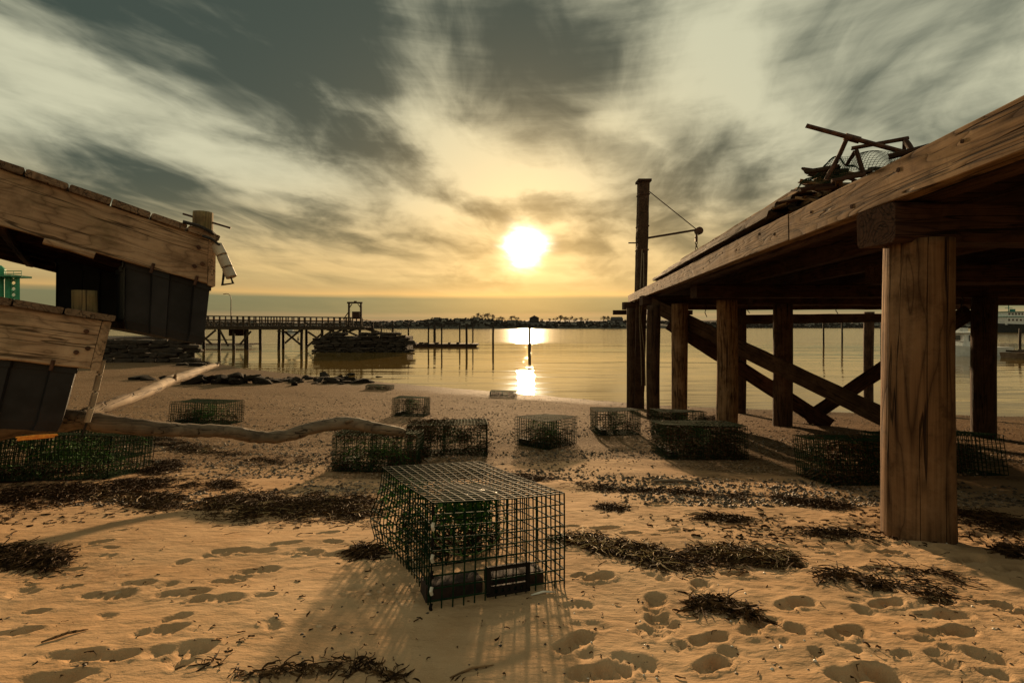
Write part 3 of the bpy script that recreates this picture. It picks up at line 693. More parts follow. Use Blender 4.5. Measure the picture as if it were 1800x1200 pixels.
fd2 = thing('pipe_fender', 'long pale pipe fender down the corner of the lower dock', 'fender', Q2(-.06, .02, -.3))
st = [Vector(pt(x, y, 2.95)) for (x, y) in ((181, 632), (175, 656), (174.5, 659), (168, 686), (167.5, 689), (161, 714), (160.5, 717), (153, 741))]
for i in range(4):
    mm = MB(); mm.tube([st[2*i], st[2*i+1]], .016, 12); mm.obj('sleeve', PVC, fd2)
mm = MB(); mm.tube([st[0]+Vector((0, 0, .12))]+st+[st[-1]+Vector((-.03, 0, -.08))], .006, 5); mm.obj('rope', BLKROPE, fd2)
# rope end beneath the lower dock, coloured orange as a painted sun glint
x = Vector(pt(28, 771, 2.55)); mm = MB()
for i in range(5): mm.tube([x+Vector((random.uniform(0, .03), 0, random.uniform(-.008, .008))), x+Vector((.1, .01, .004*i)), x+Vector((random.uniform(.15, .24), .0, .012+.003*i))], .0045, 5)
mm.obj('sun_glint_rope', GLINTROPE, None, label='rope end caught under the lower dock tub, sun glint painted in orange', cat='rope')
# timber cribbing that carries the docks
random.seed(31)
cr = thing('timber_crib', 'dark timber cribbing under the lower dock at the left edge', 'timber crib', (-4.3, 2.5, zg(-4.3, 2.5)))
zb = zg(-4.3, 2.5)-.05
for lv in range(4):
    for k in (-1, 1):
        z = zb+.09+.165*lv
        if lv % 2 == 0: beam('crib_timber', (-4.3+.28*k, 2.0, z), (-4.3+.28*k, 2.9, z), .16, .16, WD_dark, cr, jit=.006)
        else: beam('crib_timber', (-4.75, 2.45+.3*k, z), (-3.9, 2.45+.3*k, z), .16, .16, WD_dark, cr, jit=.006)
cr2 = thing('timber_crib', 'tall timber stack carrying the inshore end of the upper dock', 'timber crib', (-4.6, 2.3, zg(-4.6, 2.3)))
for lv in range(11):
    z = zg(-4.6, 2.3)+.07+.15*lv
    for k in (-1, 1):
        if lv % 2 == 0: beam('crib_timber', (-4.6+.35*k, 1.9, z), (-4.6+.35*k, 2.8, z), .14, .15, WD_dark, cr2)
        else: beam('crib_timber', (-5.1, 2.35+.3*k, z), (-4.1, 2.35+.3*k, z), .14, .15, WD_dark, cr2)

# ------------------------------------------------------------------ forked driftwood
random.seed(5)
def log(name, pts, rad, mat, parent, n=14, sub=6, seed=0):
    P_ = []; Rr = []
    for i in range(len(pts)-1):
        for k in range(sub):
            t = k/sub; a, b_ = Vector(pts[i]), Vector(pts[i+1]); pm = Vector(pts[max(i-1, 0)]); pn = Vector(pts[min(i+2, len(pts)-1)])
            q = .5*((2*a)+(-pm+b_)*t+(2*pm-5*a+4*b_-pn)*t*t+(-pm+3*a-3*b_+pn)*t**3)
            P_.append(q); Rr.append((rad[i]*(1-t)+rad[i+1]*t)*(1+random.uniform(-.09, .09)))
    P_.append(Vector(pts[-1])); Rr.append(rad[-1]*.75)
    m_ = MB(); M_ = frame(P_[0], P_[-1]); inv = M_.inverted()
    m_.tube([inv @ q for q in P_], Rr, n); me = m_.mesh(name, True)
    for v in me.vertices:
        q = 1+.0*v.co.x; v.co.y += random.uniform(-.0025, .0025); v.co.z += random.uniform(-.0025, .0025)
    return link(name, me, M_, parent, mat)
dw = thing('driftwood', 'forked bleached driftwood trunk reaching out from behind the lower dock over the traps', 'driftwood', pt(150, 735, 3.3))
log('trunk', [(-3.9, 3.5, -.80), (-3.3, 3.25, -.66), pt(150, 737, 3.15)], [.085, .08, .066], WD_drift2, dw)
log('lower_branch', [pt(140, 736, 3.12), pt(180, 743, 3.16), pt(260, 752, 3.3), pt(330, 756, 3.5), pt(400, 758, 3.7), pt(450, 767, 3.85), pt(500, 766, 4.0), pt(550, 752, 4.15), pt(608, 743, 4.3), pt(660, 752, 4.42), pt(712, 760, 4.55)],
    [.058, .060, .054, .049, .049, .049, .050, .053, .056, .050, .038], WD_drift2, dw)
log('upper_branch', [pt(148, 729, 3.2), pt(200, 710, 3.5), pt(240, 696, 3.9), pt(272, 682, 4.3), pt(300, 668, 4.8), pt(325, 661, 5.2), pt(350, 651, 5.7), pt(382, 641, 6.3)],
    [.043, .045, .046, .052, .045, .052, .044, .030], WD_drift, dw)
for (a, b_) in ((pt(306, 668, 4.8), pt(309, 657, 4.76)), (pt(366, 648, 5.95), pt(362, 640, 5.9)), (pt(378, 641, 6.2), pt(388, 636, 6.3)), (pt(609, 741, 4.25), pt(622, 738, 4.22))):
    m_ = MB(); m_.tube([a, b_], [.022, .009], 7); m_.obj('branch_stub', WD_drift if b_[1] > 4.5 else WD_drift2, dw)

# ------------------------------------------------------------------ lobster traps
def wires(mb, o, u, v, nu, nv, r, seg, warp):
    o = Vector(o); u = Vector(u); v = Vector(v)
    for i in range(nu+1):
        a = o+u*(i/nu); mb.tube([warp(a+v*(k/seg)) for k in range(seg+1)], r, 4, cap=True)
    for j in range(nv+1):
        a = o+v*(j/nv); s2 = int(seg*1.5)
        mb.tube([warp(a+u*(k/s2)) for k in range(s2+1)], r, 4, cap=True)
def make_trap(L, Wd, H, r, seg, warp, wmat, detail, extras=True):
    """returns list of (name, mesh, material, children)"""
    c = .038; nl, nw, nh = round(L/c), round(Wd/c), round(H/c); out = []
    pan = [('wire_top', (0, 0, H), (L, 0, 0), (0, Wd, 0), nl, nw), ('wire_bottom', (0, 0, 0), (L, 0, 0), (0, Wd, 0), nl, nw), ('wire_side', (0, 0, 0), (L, 0, 0), (0, 0, H), nl, nh), ('wire_side', (0, Wd, 0), (L, 0, 0), (0, 0, H), nl, nh),
           ('wire_end', (0, 0, 0), (0, Wd, 0), (0, 0, H), nw, nh), ('wire_end', (L, 0, 0), (0, Wd, 0), (0, 0, H), nw, nh), ('wire_divider', (L*.45, 0, .02), (0, Wd, 0), (0, 0, H-.03), nw, nh)]
    for (n_, o, u, v, a, b_) in pan:
        m_ = MB(); wires(m_, o, u, v, a, b_, r, seg, warp); out.append((n_, m_.mesh(n_), wmat))
    for k in (.04, Wd-.04):
        m_ = MB(); m_.box((L/2, k, -.012), (L*.99, .03, .022)); m_.v = [tuple(warp(Vector(q))) for q in m_.v]; out.append(('runner', m_.mesh('runner'), WD_dark))
    # net funnel
    m_ = MB(); a = []
    for ring_ in range(6):
        t = ring_/5; rr = .13-.07*t; cc = Vector((L*.45-.02+t*.20, Wd*.5, H*.52+.02*t))
        a.append([warp(cc+Vector((0, math.cos(q)*rr*1.2, math.sin(q)*rr))) for q in np.linspace(0, 2*math.pi, 15)])
    for ring_ in a: m_.tube(ring_, r*.75, 4, cap=False)
    for k in range(14): m_.tube([a[j][k] for j in range(6)], r*.75, 4, cap=False)
    out.append(('net_funnel', m_.mesh('net_funnel'), NET))
    for k in range(2):
        m_ = MB(); m_.box((.10+.0*k, .16+.24*k*(Wd/.5), .035), (.095, .20, .055)); m_.v = [tuple(warp(Vector(q))) for q in m_.v]; out.append(('brick', m_.mesh('brick'), BRICK))
    return out
def sag(amp, seed):
    rr = random.Random(seed); p = [rr.uniform(0, 6) for _ in range(6)]
    def f(q):
        return Vector((q.x+amp*.5*math.sin(q.y*7+q.z*6+p[0]), q.y+amp*.6*math.sin(q.x*6+q.z*5+p[1]), q.z+amp*math.sin(q.x*5+p[2])*math.sin(q.y*7+p[3])*(q.z/.35)))
    return f
def place_trap(parts, label, M_, wparts=None, group='lobster traps scattered on the beach'):
    root = thing('lobster_trap', label, 'lobster trap', M_.translation, group, M_.to_3x3().to_4x4())
    for (n_, me, mt) in parts:
        o = bpy.data.objects.new(n_, me); C.objects.link(o); o.parent = root; W[o.name] = M_
        if len(me.materials) == 0: me.materials.append(mt)
    return root
def trap_mat(x, y, yaw, L, Wd, sink=.0, roll=0, tiltx=None):
    """origin at the local corner (0,0,0); x,y is that corner; follows the slope of the sand"""
    ca, sa = math.cos(yaw), math.sin(yaw)
    c = [zg(x+ca*u-sa*v, y+sa*u+ca*v) for (u, v) in ((0, 0), (L, 0), (0, Wd), (L, Wd))]
    su = ((c[1]-c[0])+(c[3]-c[2]))/2/L; sv = ((c[2]-c[0])+(c[3]-c[1]))/2/Wd
    ux = Vector((ca, sa, su)).normalized(); vy = Vector((-sa, ca, sv)); vy = (vy-ux*vy.dot(ux)).normalized(); n = ux.cross(vy)
    M_ = Matrix((ux, vy, n)).transposed().to_4x4()
    if roll: M_ = M_ @ Matrix.Rotation(roll, 4, 'X')
    M_.translation = Vector((x, y, (sum(c)/4)-su*L/2-sv*Wd/2+.006-sink)); return M_
# the near trap, bent at its back corner; local x = length (away to the left), y = width
def near_warp(q):
    d = sag(.006, 3)(q); L = .80
    t = max(0, min(1, q.x/L)); back = t*t
    d.y += .10*back*(1-.15*q.z/.35)                 # sheared towards the left
    d.x -= .0
    d.z += -.012*math.sin(q.x*4)*(q.z > .3)-.02*back*(q.z/.35)*0
    d.y += .035*math.exp(-((q.z-.12)/.08)**2)*back*(q.y > .3)      # bulge of the far left wall
    d.z -= .022*(q.z/.35)*math.exp(-((q.x-.45)/.2)**2-((q.y-.22)/.12)**2)  # sagging lid
    return d
random.seed(3)
L0, W0, H0 = .80, .49, .345
parts0 = make_trap(L0, W0, H0, .0030, 12, near_warp, WIRE, True)
# local frame: x axis = length from front face to the back, y axis = from right corner to left corner
NR = Vector((.19, 1.75, 0)); NL = Vector((-.266, 1.58, 0))
yv = (NL-NR).normalized(); xv = Vector((yv.y, -yv.x, 0))
if xv.y < 0: xv = -xv
# x cross y must be up
up = xv.cross(yv)
zc_ = [zg(*q) for q in ((NR.x, NR.y), (NL.x, NL.y))]; back = NR+xv*L0; zbk = zg(back.x-.2, back.y)
ux = Vector((xv.x, xv.y, (zbk-zc_[0])/L0)).normalized(); vy = Vector((yv.x, yv.y, (zc_[1]-zc_[0])/W0)); vy = (vy-ux*vy.dot(ux)).normalized(); nn = ux.cross(vy)
M0 = Matrix((ux, vy, nn)).transposed().to_4x4(); M0.translation = Vector((NR.x, NR.y, zc_[0]-.012))
t0 = place_trap(parts0, 'large open wire lobster trap in the centre foreground with a black escape vent', M0)
def lobj(mb, name, mat, root, M_, smooth=False, label=None):
    me = mb.mesh(name, smooth); me.materials.append(mat); o = bpy.data.objects.new(name, me); C.objects.link(o); o.parent = root; W[o.name] = M_
    if label: o['label'] = label
    return o
# escape vent on the front face (local x=0): frame with slot row
m_ = MB(); vy0, vy1, vz0, vz1 = .145, .29, .030, .115; th = .014
m_.box((-.006, (vy0+vy1)/2, vz1), (.010, vy1-vy0+th, th)); m_.box((-.006, vy0, (vz0+vz1)/2), (.010, th, vz1-vz0-th)); m_.box((-.006, vy1, (vz0+vz1)/2), (.010, th, vz1-vz0-th))
m_.box((-.006, (vy0+vy1)/2, vz0+.024), (.0102, vy1-vy0-th, .008)); m_.box((-.006, (vy0+vy1)/2, vz0), (.010, vy1-vy0+th, .010))
for k in range(6): m_.box((-.006, vy0+.015+k*.023, vz0+.012), (.010, .013, .018))
lobj(m_, 'escape_vent', BLKP, t0, M0)
for k in range(7):                                  # corner rings and clips
    m_ = MB(); c = near_warp(Vector((0, W0, .02+k*.05))); m_.tube([c+Vector((0, -.004, -.012)), c+Vector((-.004, 0, 0)), c+Vector((0, -.004, .012))], .006, 6); lobj(m_, 'corner_clip', SHELL if k % 2 else BLKP, t0, M0)
m_ = MB(); m_.box((0, 0, 0), (.12, .035, .006), Matrix.Rotation(.3, 3, 'Z')); m_.tube([(-.05, 0, .004), (.0, .005, .010), (.05, .012, .004)], .012, 6, flat=.5)
link('driftwood_chip', m_.mesh('driftwood_chip'), M0 @ Matrix.Translation((.22, .25, H0-.028)) @ Matrix.Rotation(1.2, 4, 'Z'), None, SHELL, label='pale wood chip lying on top of the foreground trap', cat='wood chip')

S_A = make_trap(.90, .53, .355, .0030, 5, sag(.010, 5), WIRE_O, False)
S_B = make_trap(.80, .50, .345, .0030, 5, sag(.012, 9), WIRE_O, False)
S_C = make_trap(1.20, .55, .355, .0032, 6, sag(.014, 12), WIRE_O, False)
S_D = make_trap(.62, .52, .34, .0030, 5, sag(.008, 15), WIRE_O, False)
traps = {}
def tp(key, parts, L, Wd, px, py, yaw, label, sink=.0, x=None, y=None):
    if x is None: x, y = Gp(px, py)
    M_ = trap_mat(x, y, R(yaw), L, Wd, sink); traps[key] = (M_, L, Wd); return place_trap(parts, label, M_)
tp('t2', S_B, .80, .50, 583, 829, 4, 'wire lobster trap with dark weed under the tip of the grey driftwood branch')
tp('t3', S_A, .90, .53, 716, 806, 6, 'weed-choked lobster trap just right of the driftwood tip')
tp('t4', S_D, .62, .52, 962, 791, 48, 'green lobster trap standing alone between the sun glitter and the pier')
tp('t5', S_D, .62, .52, 1051, 766, 2, 'small lobster trap left of the first pier pile')
tp('t6', S_D, .62, .52, 688, 731, -4, 'single lobster trap on open sand beyond the driftwood')
tp('t7', S_B, .80, .50, 861, 697, 0, 'half-buried trap at the waterline below the sun glitter', sink=.20)
tp('t8', S_B, .80, .50, 642, 685, 0, 'half-buried trap at the end of the dark rock line', sink=.20)
tp('t9', S_A, .90, .53, 1172, 807, 2, 'weed-filled lobster trap in front of the second pier pile')
tp('t9b', S_D, .62, .52, 1165, 768, 3, 'lobster trap behind the weed-filled one at the foot of the pier piles')
tp('t10', S_A, .90, .53, 1457, 853, -4, 'dark lobster trap buried in weed, left of the big near pile')
tp('t11', S_A, .90, .53, 1601, 840, 2, 'lobster trap right of the big near pile in the pier shade')
tp('t12', S_A, .90, .53, 297, 746, -3, 'long lobster trap on the sand between the two driftwood branches')
tp('t13', S_C, 1.20, .55, -72, 848, 3, 'long crushed lobster trap under the lower dock, hung with green algae')
tp('t14', S_A, .90, .53, 52, 808, -3, 'lobster trap just behind the long one, below the driftwood')
tp('t15', S_C, 1.20, .55, -330, 850, 4, 'lobster trap at the far left edge under the dock')

# ------------------------------------------------------------------ seaweed
def weed(name, label, cols, mat, kind='stuff', wid=(.0010, .0028), length=(.02, .10), flat=1.0, group=None):
    """cols: arrays x,y,z of strand starts and a heading"""
    n = len(cols[0]); V = np.zeros((n, 5, 2, 3)); hd = rng.uniform(0, 2*np.pi, n); L = rng.uniform(*length, n); w = rng.uniform(*wid, n)
    x, y, z = [np.array(q, float) for q in cols[:3]]; lean = rng.normal(0, .22, n)*flat
    gzv = cols[3] if len(cols) > 3 else None
    tw = rng.uniform(0, 3.1, n)
    for k in range(5):
        V[:, k, 0] = np.stack([x-np.sin(hd)*w*np.cos(tw), y+np.cos(hd)*w*np.cos(tw), z+w*np.sin(tw)], -1)
        V[:, k, 1] = np.stack([x+np.sin(hd)*w*np.cos(tw), y-np.cos(hd)*w*np.cos(tw), z-w*np.sin(tw)], -1)
        x = x+np.cos(hd)*L/4*np.cos(lean); y = y+np.sin(hd)*L/4*np.cos(lean); z = z+np.sin(lean)*L/4
        hd = hd+rng.normal(0, .55, n); lean = lean*.6-.15*rng.random(n)*flat; tw = tw+rng.normal(0, .5, n)
        if gzv is None and k < 4: z = np.maximum(z, gz(x, y, False)+.002)
    V = V.reshape(-1, 3); b = (np.arange(n)*10)[:, None]
    Fc = np.concatenate([b+np.array([2*k, 2*k+1, 2*k+3, 2*k+2]) for k in range(4)], 0)
    me = bpy.data.meshes.new(name); me.from_pydata(V.tolist(), [], Fc.tolist()); me.update()
    return link(name, me, Matrix.Identity(4), None, mat, label=label, cat='seaweed' if kind is None or True else None, kind=kind, group=group)
def wrack(pts, rx, ry, n, h, label, **k):
    n = int(n*2.3); h = h*.6; pts = np.array(pts, float); seg = rng.integers(0, len(pts)-1, n) if len(pts) > 1 else np.zeros(n, int)
    t = rng.random(n); a = pts[seg]*(1-t)[:, None]+pts[np.minimum(seg+1, len(pts)-1)]*t[:, None]
    gx, gy = rng.normal(0, .5, n), rng.normal(0, .5, n)
    X, Y = G(a[:, 0]+gx*rx, a[:, 1]+gy*ry)
    keep = fbm(X*7, Y*7+30, 3) > rng.normal(-.06, .06, n)
    X, Y, gx, gy = X[keep], Y[keep], gx[keep], gy[keep]
    Z = gz(X, Y)+.003+h*rng.random(len(X))*np.exp(-(gx**2+gy**2)*1.2)
    return weed('seaweed_patch', label, (X, Y, Z), WEED, **k)
wrack([(375, 893), (470, 888), (560, 893), (645, 893)], 40, 22, 5200, .05, 'broad mat of dark seaweed left of the foreground trap')
wrack([(130, 862), (230, 868), (300, 885)], 60, 16, 3400, .05, 'dark seaweed mat in front of the algae-hung trap')
wrack([(210, 850), (310, 850), (400, 853)], 35, 8, 2000, .035, 'thin tail of seaweed pointing right of the long crushed trap')
wrack([(262, 828), (305, 815)], 26, 10, 1300, .05, 'small heaped clump of seaweed right of the crushed trap')
wrack([(270, 772), (300, 783), (370, 795)], 45, 9, 1300, .03, 'scattered seaweed below the grey driftwood branch')
wrack([(400, 800), (520, 812)], 60, 8, 700, .012, 'thin line of weed bits left of the driftwood tip trap')
wrack([(-10, 975), (40, 980), (95, 988)], 20, 15, 1700, .05, 'reddish brown seaweed clump at the left edge')
wrack([(0, 880), (80, 868), (150, 866)], 40, 20, 2600, .05, 'thick weed heap under the lower dock')
wrack([(1000, 945), (1060, 958), (1130, 972), (1180, 992)], 28, 11, 1700, .025, 'long seaweed tongue right of the foreground trap')
wrack([(1230, 968), (1300, 975), (1385, 990)], 24, 8, 1500, .03, 'dark seaweed heap in the middle of the right foreground')
wrack([(1440, 1018), (1500, 1010), (1560, 1035)], 24, 8, 600, .03, 'ragged seaweed strip left of the near pile foot')
wrack([(1520, 1000), (1600, 1010), (1660, 1020), (1640, 1055)], 34, 9, 420, .02, 'loose weed below the near pile')
wrack([(1215, 1063), (1270, 1060), (1325, 1085)], 12, 6, 230, .012, 'curly seaweed string in the right foreground')
wrack([(900, 840), (950, 842)], 26, 6, 700, .03, 'small weed clump behind the foreground trap')
wrack([(1010, 852), (1100, 862), (1200, 866), (1290, 880)], 28, 5, 1700, .02, 'narrow weed line crossing the sand above the right foreground')
wrack([(1300, 870), (1400, 880), (1480, 890)], 26, 6, 1500, .025, 'weed line running towards the near pile')
wrack([(1240, 908), (1300, 914)], 22, 5, 500, .02, 'short weed strip above the dark heap')
wrack([(1150, 980), (1260, 1000), (1350, 940)], 60, 20, 260, .01, 'sparse weed crumbs on the right foreground')
wrack([(370, 1165), (430, 1188), (520, 1180), (640, 1165), (700, 1195)], 22, 8, 170, .02, 'curly weed scraps at the bottom edge', length=(.02, .06))
wrack([(1060, 890), (1090, 895)], 20, 5, 160, .01, 'tiny weed scrap right of the foreground trap')
wrack([(1430, 935), (1500, 945)], 40, 7, 260, .01, 'thin weed threads left of the near pile')
wrack([(1690, 900), (1790, 930)], 50, 10, 900, .015, 'weed crumbs in the shade right of the near pile')
wrack([(1775, 972), (1810, 975)], 12, 6, 500, .03, 'dark weed clump at the right edge')
wrack([(1265, 735), (1230, 742)], 22, 6, 900, .12, 'weed heap against the second pier pile')
wrack([(630, 968), (650, 975)], 16, 8, 300, .03, 'weed caught at the back corner of the foreground trap')
# scattered crumbs all over the wrack belt
for (pts_, rx_, ry_, n_, lb_) in (([(375, 893), (645, 893)], 40, 18, 260, 'pale straw mixed in the broad seaweed mat'), ([(130, 862), (300, 885)], 60, 14, 200, 'pale straw in the seaweed mat before the algae-hung trap'), ([(340, 790), (370, 795)], 20, 5, 60, 'pale straw tuft below the grey driftwood branch'),
        ([(1000, 945), (1180, 992)], 26, 10, 160, 'pale straw in the seaweed tongue right of the foreground trap'), ([(1230, 968), (1385, 990)], 24, 8, 150, 'pale straw in the dark seaweed heap')):
    P0, P1 = np.array(pts_[0]), np.array(pts_[1]); t_ = rng.random(n_); X, Y = G(P0[0]+(P1[0]-P0[0])*t_+rng.normal(0, .5, n_)*rx_, P0[1]+(P1[1]-P0[1])*t_+rng.normal(0, .5, n_)*ry_)
    weed('straw', lb_, (X, Y, gz(X, Y)+.01+.02*rng.random(n_)), STRAW, wid=(.0008, .002), length=(.03, .12))
n = 9000; X, Y = G(rng.uniform(0, 1800, n), 700+rng.random(n)**1.4*260); kk = fbm(X*1.6+9, Y*2.6, 3) > rng.normal(.07, .035, n); X, Y = X[kk], Y[kk]; weed('weed_crumbs', 'small weed crumbs littering the beach', (X, Y, gz(X, Y)+.003), WEED, wid=(.002, .006), length=(.01, .06))
n = 330; X, Y = G(rng.uniform(0, 1800, n), rng.uniform(900, 1200, n)); weed('weed_crumbs', 'sparse weed crumbs on the foreground sand', (X, Y, gz(X, Y)+.002), WEED, wid=(.001, .003), length=(.006, .03))
def trapweed(key, n, label, mat=WEED, lo=(0, 0, 0), hi=(1, 1, 1), length=(.04, .16)):
    M_, L, Wd = traps[key]; H = .33
    n = int(n*1.5); p = rng.random((n, 3)); kk = fbm(p[:, 0]*4+n, p[:, 1]*2+p[:, 2]*3, 3) > rng.normal(-.05, .05, n); p = p[kk]*(np.array(hi)-np.array(lo))+np.array(lo); p = p*np.array([L, Wd, H])
    m3 = np.array(M_.to_3x3()); q = p @ m3.T+np.array(M_.translation)
    return weed('trap_seaweed', label, (q[:, 0], q[:, 1], q[:, 2], 1), mat, length=length, flat=3.0, wid=(.0018, .005))
traps['t0'] = (M0, L0, W0)
trapweed('t0', 900, 'green algae hanging in the middle of the foreground trap', WEEDG, (.45, .3, .45), (.75, .7, .9), (.02, .06))
trapweed('t0', 380, 'green algae on the back corner of the foreground trap', WEEDG, (.75, .75, 0), (1.05, 1.15, .9), (.02, .06))
trapweed('t0', 700, 'brown weed in the back of the foreground trap', WEED, (.5, .2, 0), (1, 1, .45), (.03, .1))
trapweed('t2', 1300, 'dark weed packed in the trap under the driftwood tip', WEED, (0, 0, 0), (1, 1, .5)); trapweed('t2', 500, 'green algae in the trap under the driftwood tip', WEEDG, (.1, 0, .1), (.9, .6, .9), (.02, .07))
trapweed('t2', 500, 'weed draped over the top of the trap under the driftwood tip', WEED, (0, 0, .93), (1, 1, 1.06))
trapweed('t3', 1500, 'dark weed packed in the trap right of the driftwood tip', WEED, (.15, 0, 0), (1, 1, .8)); trapweed('t3', 900, 'weed on top of the trap right of the driftwood tip', WEED, (0, 0, .92), (1, 1, 1.12))
trapweed('t4', 700, 'weed in the lone green trap', WEED, (0, 0, 0), (1, 1, .6)); trapweed('t4', 250, 'green algae in the lone green trap', WEEDG, (.2, .2, .1), (.8, .9, .9), (.02, .06))
trapweed('t5', 600, 'weed in the small trap left of the first pile', WEED, (0, 0, 0), (1, 1, .8))
trapweed('t6', 600, 'weed in the trap on open sand', WEED, (0, 0, 0), (1, 1, .9))
trapweed('t7', 500, 'weed in the half-buried trap at the waterline', WEED, (0, 0, .5), (1, 1, 1)); trapweed('t8', 500, 'weed in the half-buried trap by the rocks', WEED, (0, 0, .5), (1, 1, 1))
trapweed('t9', 1900, 'dense dark weed filling the trap before the second pile', WEED, (-.02, -.08, 0), (.97, 1, 1.05)); trapweed('t9b', 900, 'weed in the rear trap at the pile feet', WEED)
trapweed('t10', 2000, 'dense weed burying the trap left of the near pile', WEED, (-.05, -.12, 0), (1, 1.05, 1.1)); trapweed('t11', 1100, 'weed in the trap right of the near pile', WEED, (0, 0, 0), (.75, 1, .9))
trapweed('t12', 900, 'weed in the long trap between the driftwood branches', WEED, (0, 0, 0), (1, 1, .6)); trapweed('t12', 300, 'green algae in the long trap between the branches', WEEDG, (.3, 0, .2), (.9, 1, 1), (.02, .07))
trapweed('t13', 450, 'green algae hanging in the long crushed trap', WEEDG, (0, 0, .1), (1, .8, 1), (.03, .12)); trapweed('t13', 400, 'dark weed in the long crushed trap', WEED, (0, 0, 0), (1, 1, .3))
trapweed('t14', 400, 'weed in the trap behind the long crushed one', WEED, (0, 0, .3), (1, 1, 1)); trapweed('t15', 1500, 'weed in the trap at the far left edge', WEED)

# ------------------------------------------------------------------ pebbles, shells, sticks
def pebbles(name, label, n, X, Y, size, mat, kind='stuff'):
    V = np.array([(1, 0, 0), (0, 1, 0), (-1, 0, 0), (0, -1, 0), (0, 0, .6), (0, 0, -.4)]); Fq = np.array([(0, 1, 4), (1, 2, 4), (2, 3, 4), (3, 0, 4), (1, 0, 5), (2, 1, 5), (3, 2, 5), (0, 3, 5)])
    s = size[0]+(size[1]-size[0])*rng.random(n)**2.2; P_ = V[None]*s[:, None, None]*rng.uniform(.6, 1.3, (n, 6, 3)); P_[:, :, 0] += X[:, None]; P_[:, :, 1] += Y[:, None]; P_[:, :, 2] += gz(X, Y)[:, None]+s[:, None]*.15
    me = bpy.data.meshes.new(name); me.from_pydata(P_.reshape(-1, 3).tolist(), [], (Fq[None]+np.arange(n)[:, None, None]*6).reshape(-1, 3).tolist()); me.update()
    return link(name, me, Matrix.Identity(4), None, mat, label=label, cat='pebbles', kind=kind)
PEB = plain('dark_pebbles', (.03, .022, .015), (.16, .11, .07), .7, 14, 0); PEB2 = plain('tan_pebbles', (.14, .10, .065), (.34, .26, .18), .7, 14, 0)
def band(n, y0=672, y1=880, pw=1.0):
    X, Y = G(rng.uniform(-60, 1860, n), y0+(y1-y0)*rng.random(n)**pw); k = fbm(X*.8, Y*1.8+60, 3)+np.interp(Y, [3, 6, 12], [-.12, .02, .10]) > rng.normal(-.02, .07, n); return X[k], Y[k]
for (nm, lb, mt, n, sz) in (('pebbles', 'dark pebbles strewn over the lower beach', PEB, 30000, (.004, .022)), ('pebbles', 'tan pebbles strewn over the lower beach', PEB2, 22000, (.004, .018)), ('shell_bits', 'white shell fragments glinting in the pebble belt', SHELL, 1500, (.002, .010))):
    X, Y = band(n, 690, 890, 1.0); pebbles(nm, lb, len(X), X, Y, sz, mt)
n = 260; X, Y = G(rng.uniform(0, 1800, n), rng.uniform(880, 1195, n)); pebbles('pebbles', 'few dark pebbles on the foreground sand', n, X, Y, (.002, .007), PEB)
n = 90; X, Y = G(rng.uniform(900, 1800, n), rng.uniform(880, 1195, n)); pebbles('shell_bits', 'few white shell bits on the right foreground sand', n, X, Y, (.002, .007), SHELL)
for (a, b_, L, an, r, mt, lb) in ((1190, 848, .36, -.12, .014, WD_drift2, 'grey driftwood stick on the sand right of the foreground trap'), (115, 1118, .10, .9, .004, WD_old, 'small brown twig standing in the left foreground sand'), (955, 1043, .09, .3, .004, SHELL, 'straw by the right corner of the foreground trap'),
                       (830, 1180, .12, .4, .003, WD_old, 'thin twig at the bottom centre'), (1300, 925, .22, -.15, .004, WD_old, 'thin bent twig above the dark seaweed heap'), (1190, 990, .3, -.2, .005, WD_dark, 'dark weed stalk crossing the right foreground')):
    x, y = Gp(a, b_); z = zg(x, y)+r*.8; dx = L/2*math.cos(an); dy = L/2*math.sin(an)
    m_ = MB(); p0, p1 = Vector((x-dx, y-dy, zg(x-dx, y-dy)+r*.8)), Vector((x+dx, y+dy, zg(x+dx, y+dy)+r*.8)); mid = (p0+p1)/2+Vector((0, L*.05, .004)); m_.tube([p0, p0.lerp(mid, .6), mid, mid.lerp(p1, .5), p1], [r*.6, r, r, r*.9, r*.4], 7)
    m_.obj('stick', mt, None, label=lb, cat='stick', smooth=True)

# ------------------------------------------------------------------ rocks by the shore
import bmesh
def rock_mesh(seed, sub=2, boxy=.0):
    bm = bmesh.new(); bmesh.ops.create_icosphere(bm, subdivisions=sub, radius=1.0); rr = random.Random(seed)
    pl = [(Vector((rr.gauss(0, 1), rr.gauss(0, 1), rr.gauss(0, 1))).normalized(), rr.uniform(.45, .85)) for _ in range(9)]
    if boxy: pl = [(Vector(q)+Vector((rr.uniform(-.12, .12), rr.uniform(-.12, .12), rr.uniform(-.12, .12))), boxy*rr.uniform(.9, 1.1)) for q in ((1, 0, 0), (-1, 0, 0), (0, 1, 0), (0, -1, 0), (0, 0, 1), (0, 0, -1))]+pl[:2]
    for v in bm.verts:
        for (n_, d) in pl:
            n_ = n_.normalized(); k = v.co.dot(n_)-d
            if k > 0: v.co -= n_*k
        v.co *= 1+rr.uniform(-.03, .03)
    me = bpy.data.meshes.new('rock'); bm.to_mesh(me); bm.free(); me.materials.append(ROCK); return me
RM = [rock_mesh(i, 2, .0 if i % 2 else .58) for i in range(7)]; random.seed(17)
rk = [(235+random.uniform(0, 20), 668, .9) for _ in range(2)]
rocks = []
for i in range(74):
    a = random.random()**.75*1.0; px = 330+a*290+random.uniform(-8, 8); py = 665+ (675-665)*random.random()+a*0-(3 if px > 520 else 0)+ (px-330)*.012
    rocks.append((px, py, random.uniform(.14, .38)*(1.15 if px < 470 else .75)))
rocks += [(245, 667, .35), (262, 668, .3), (292, 668, .25), (570, 661, .32), (616, 661, .24), (668, 665, .2), (632, 673, .3), (650, 672, .22)]
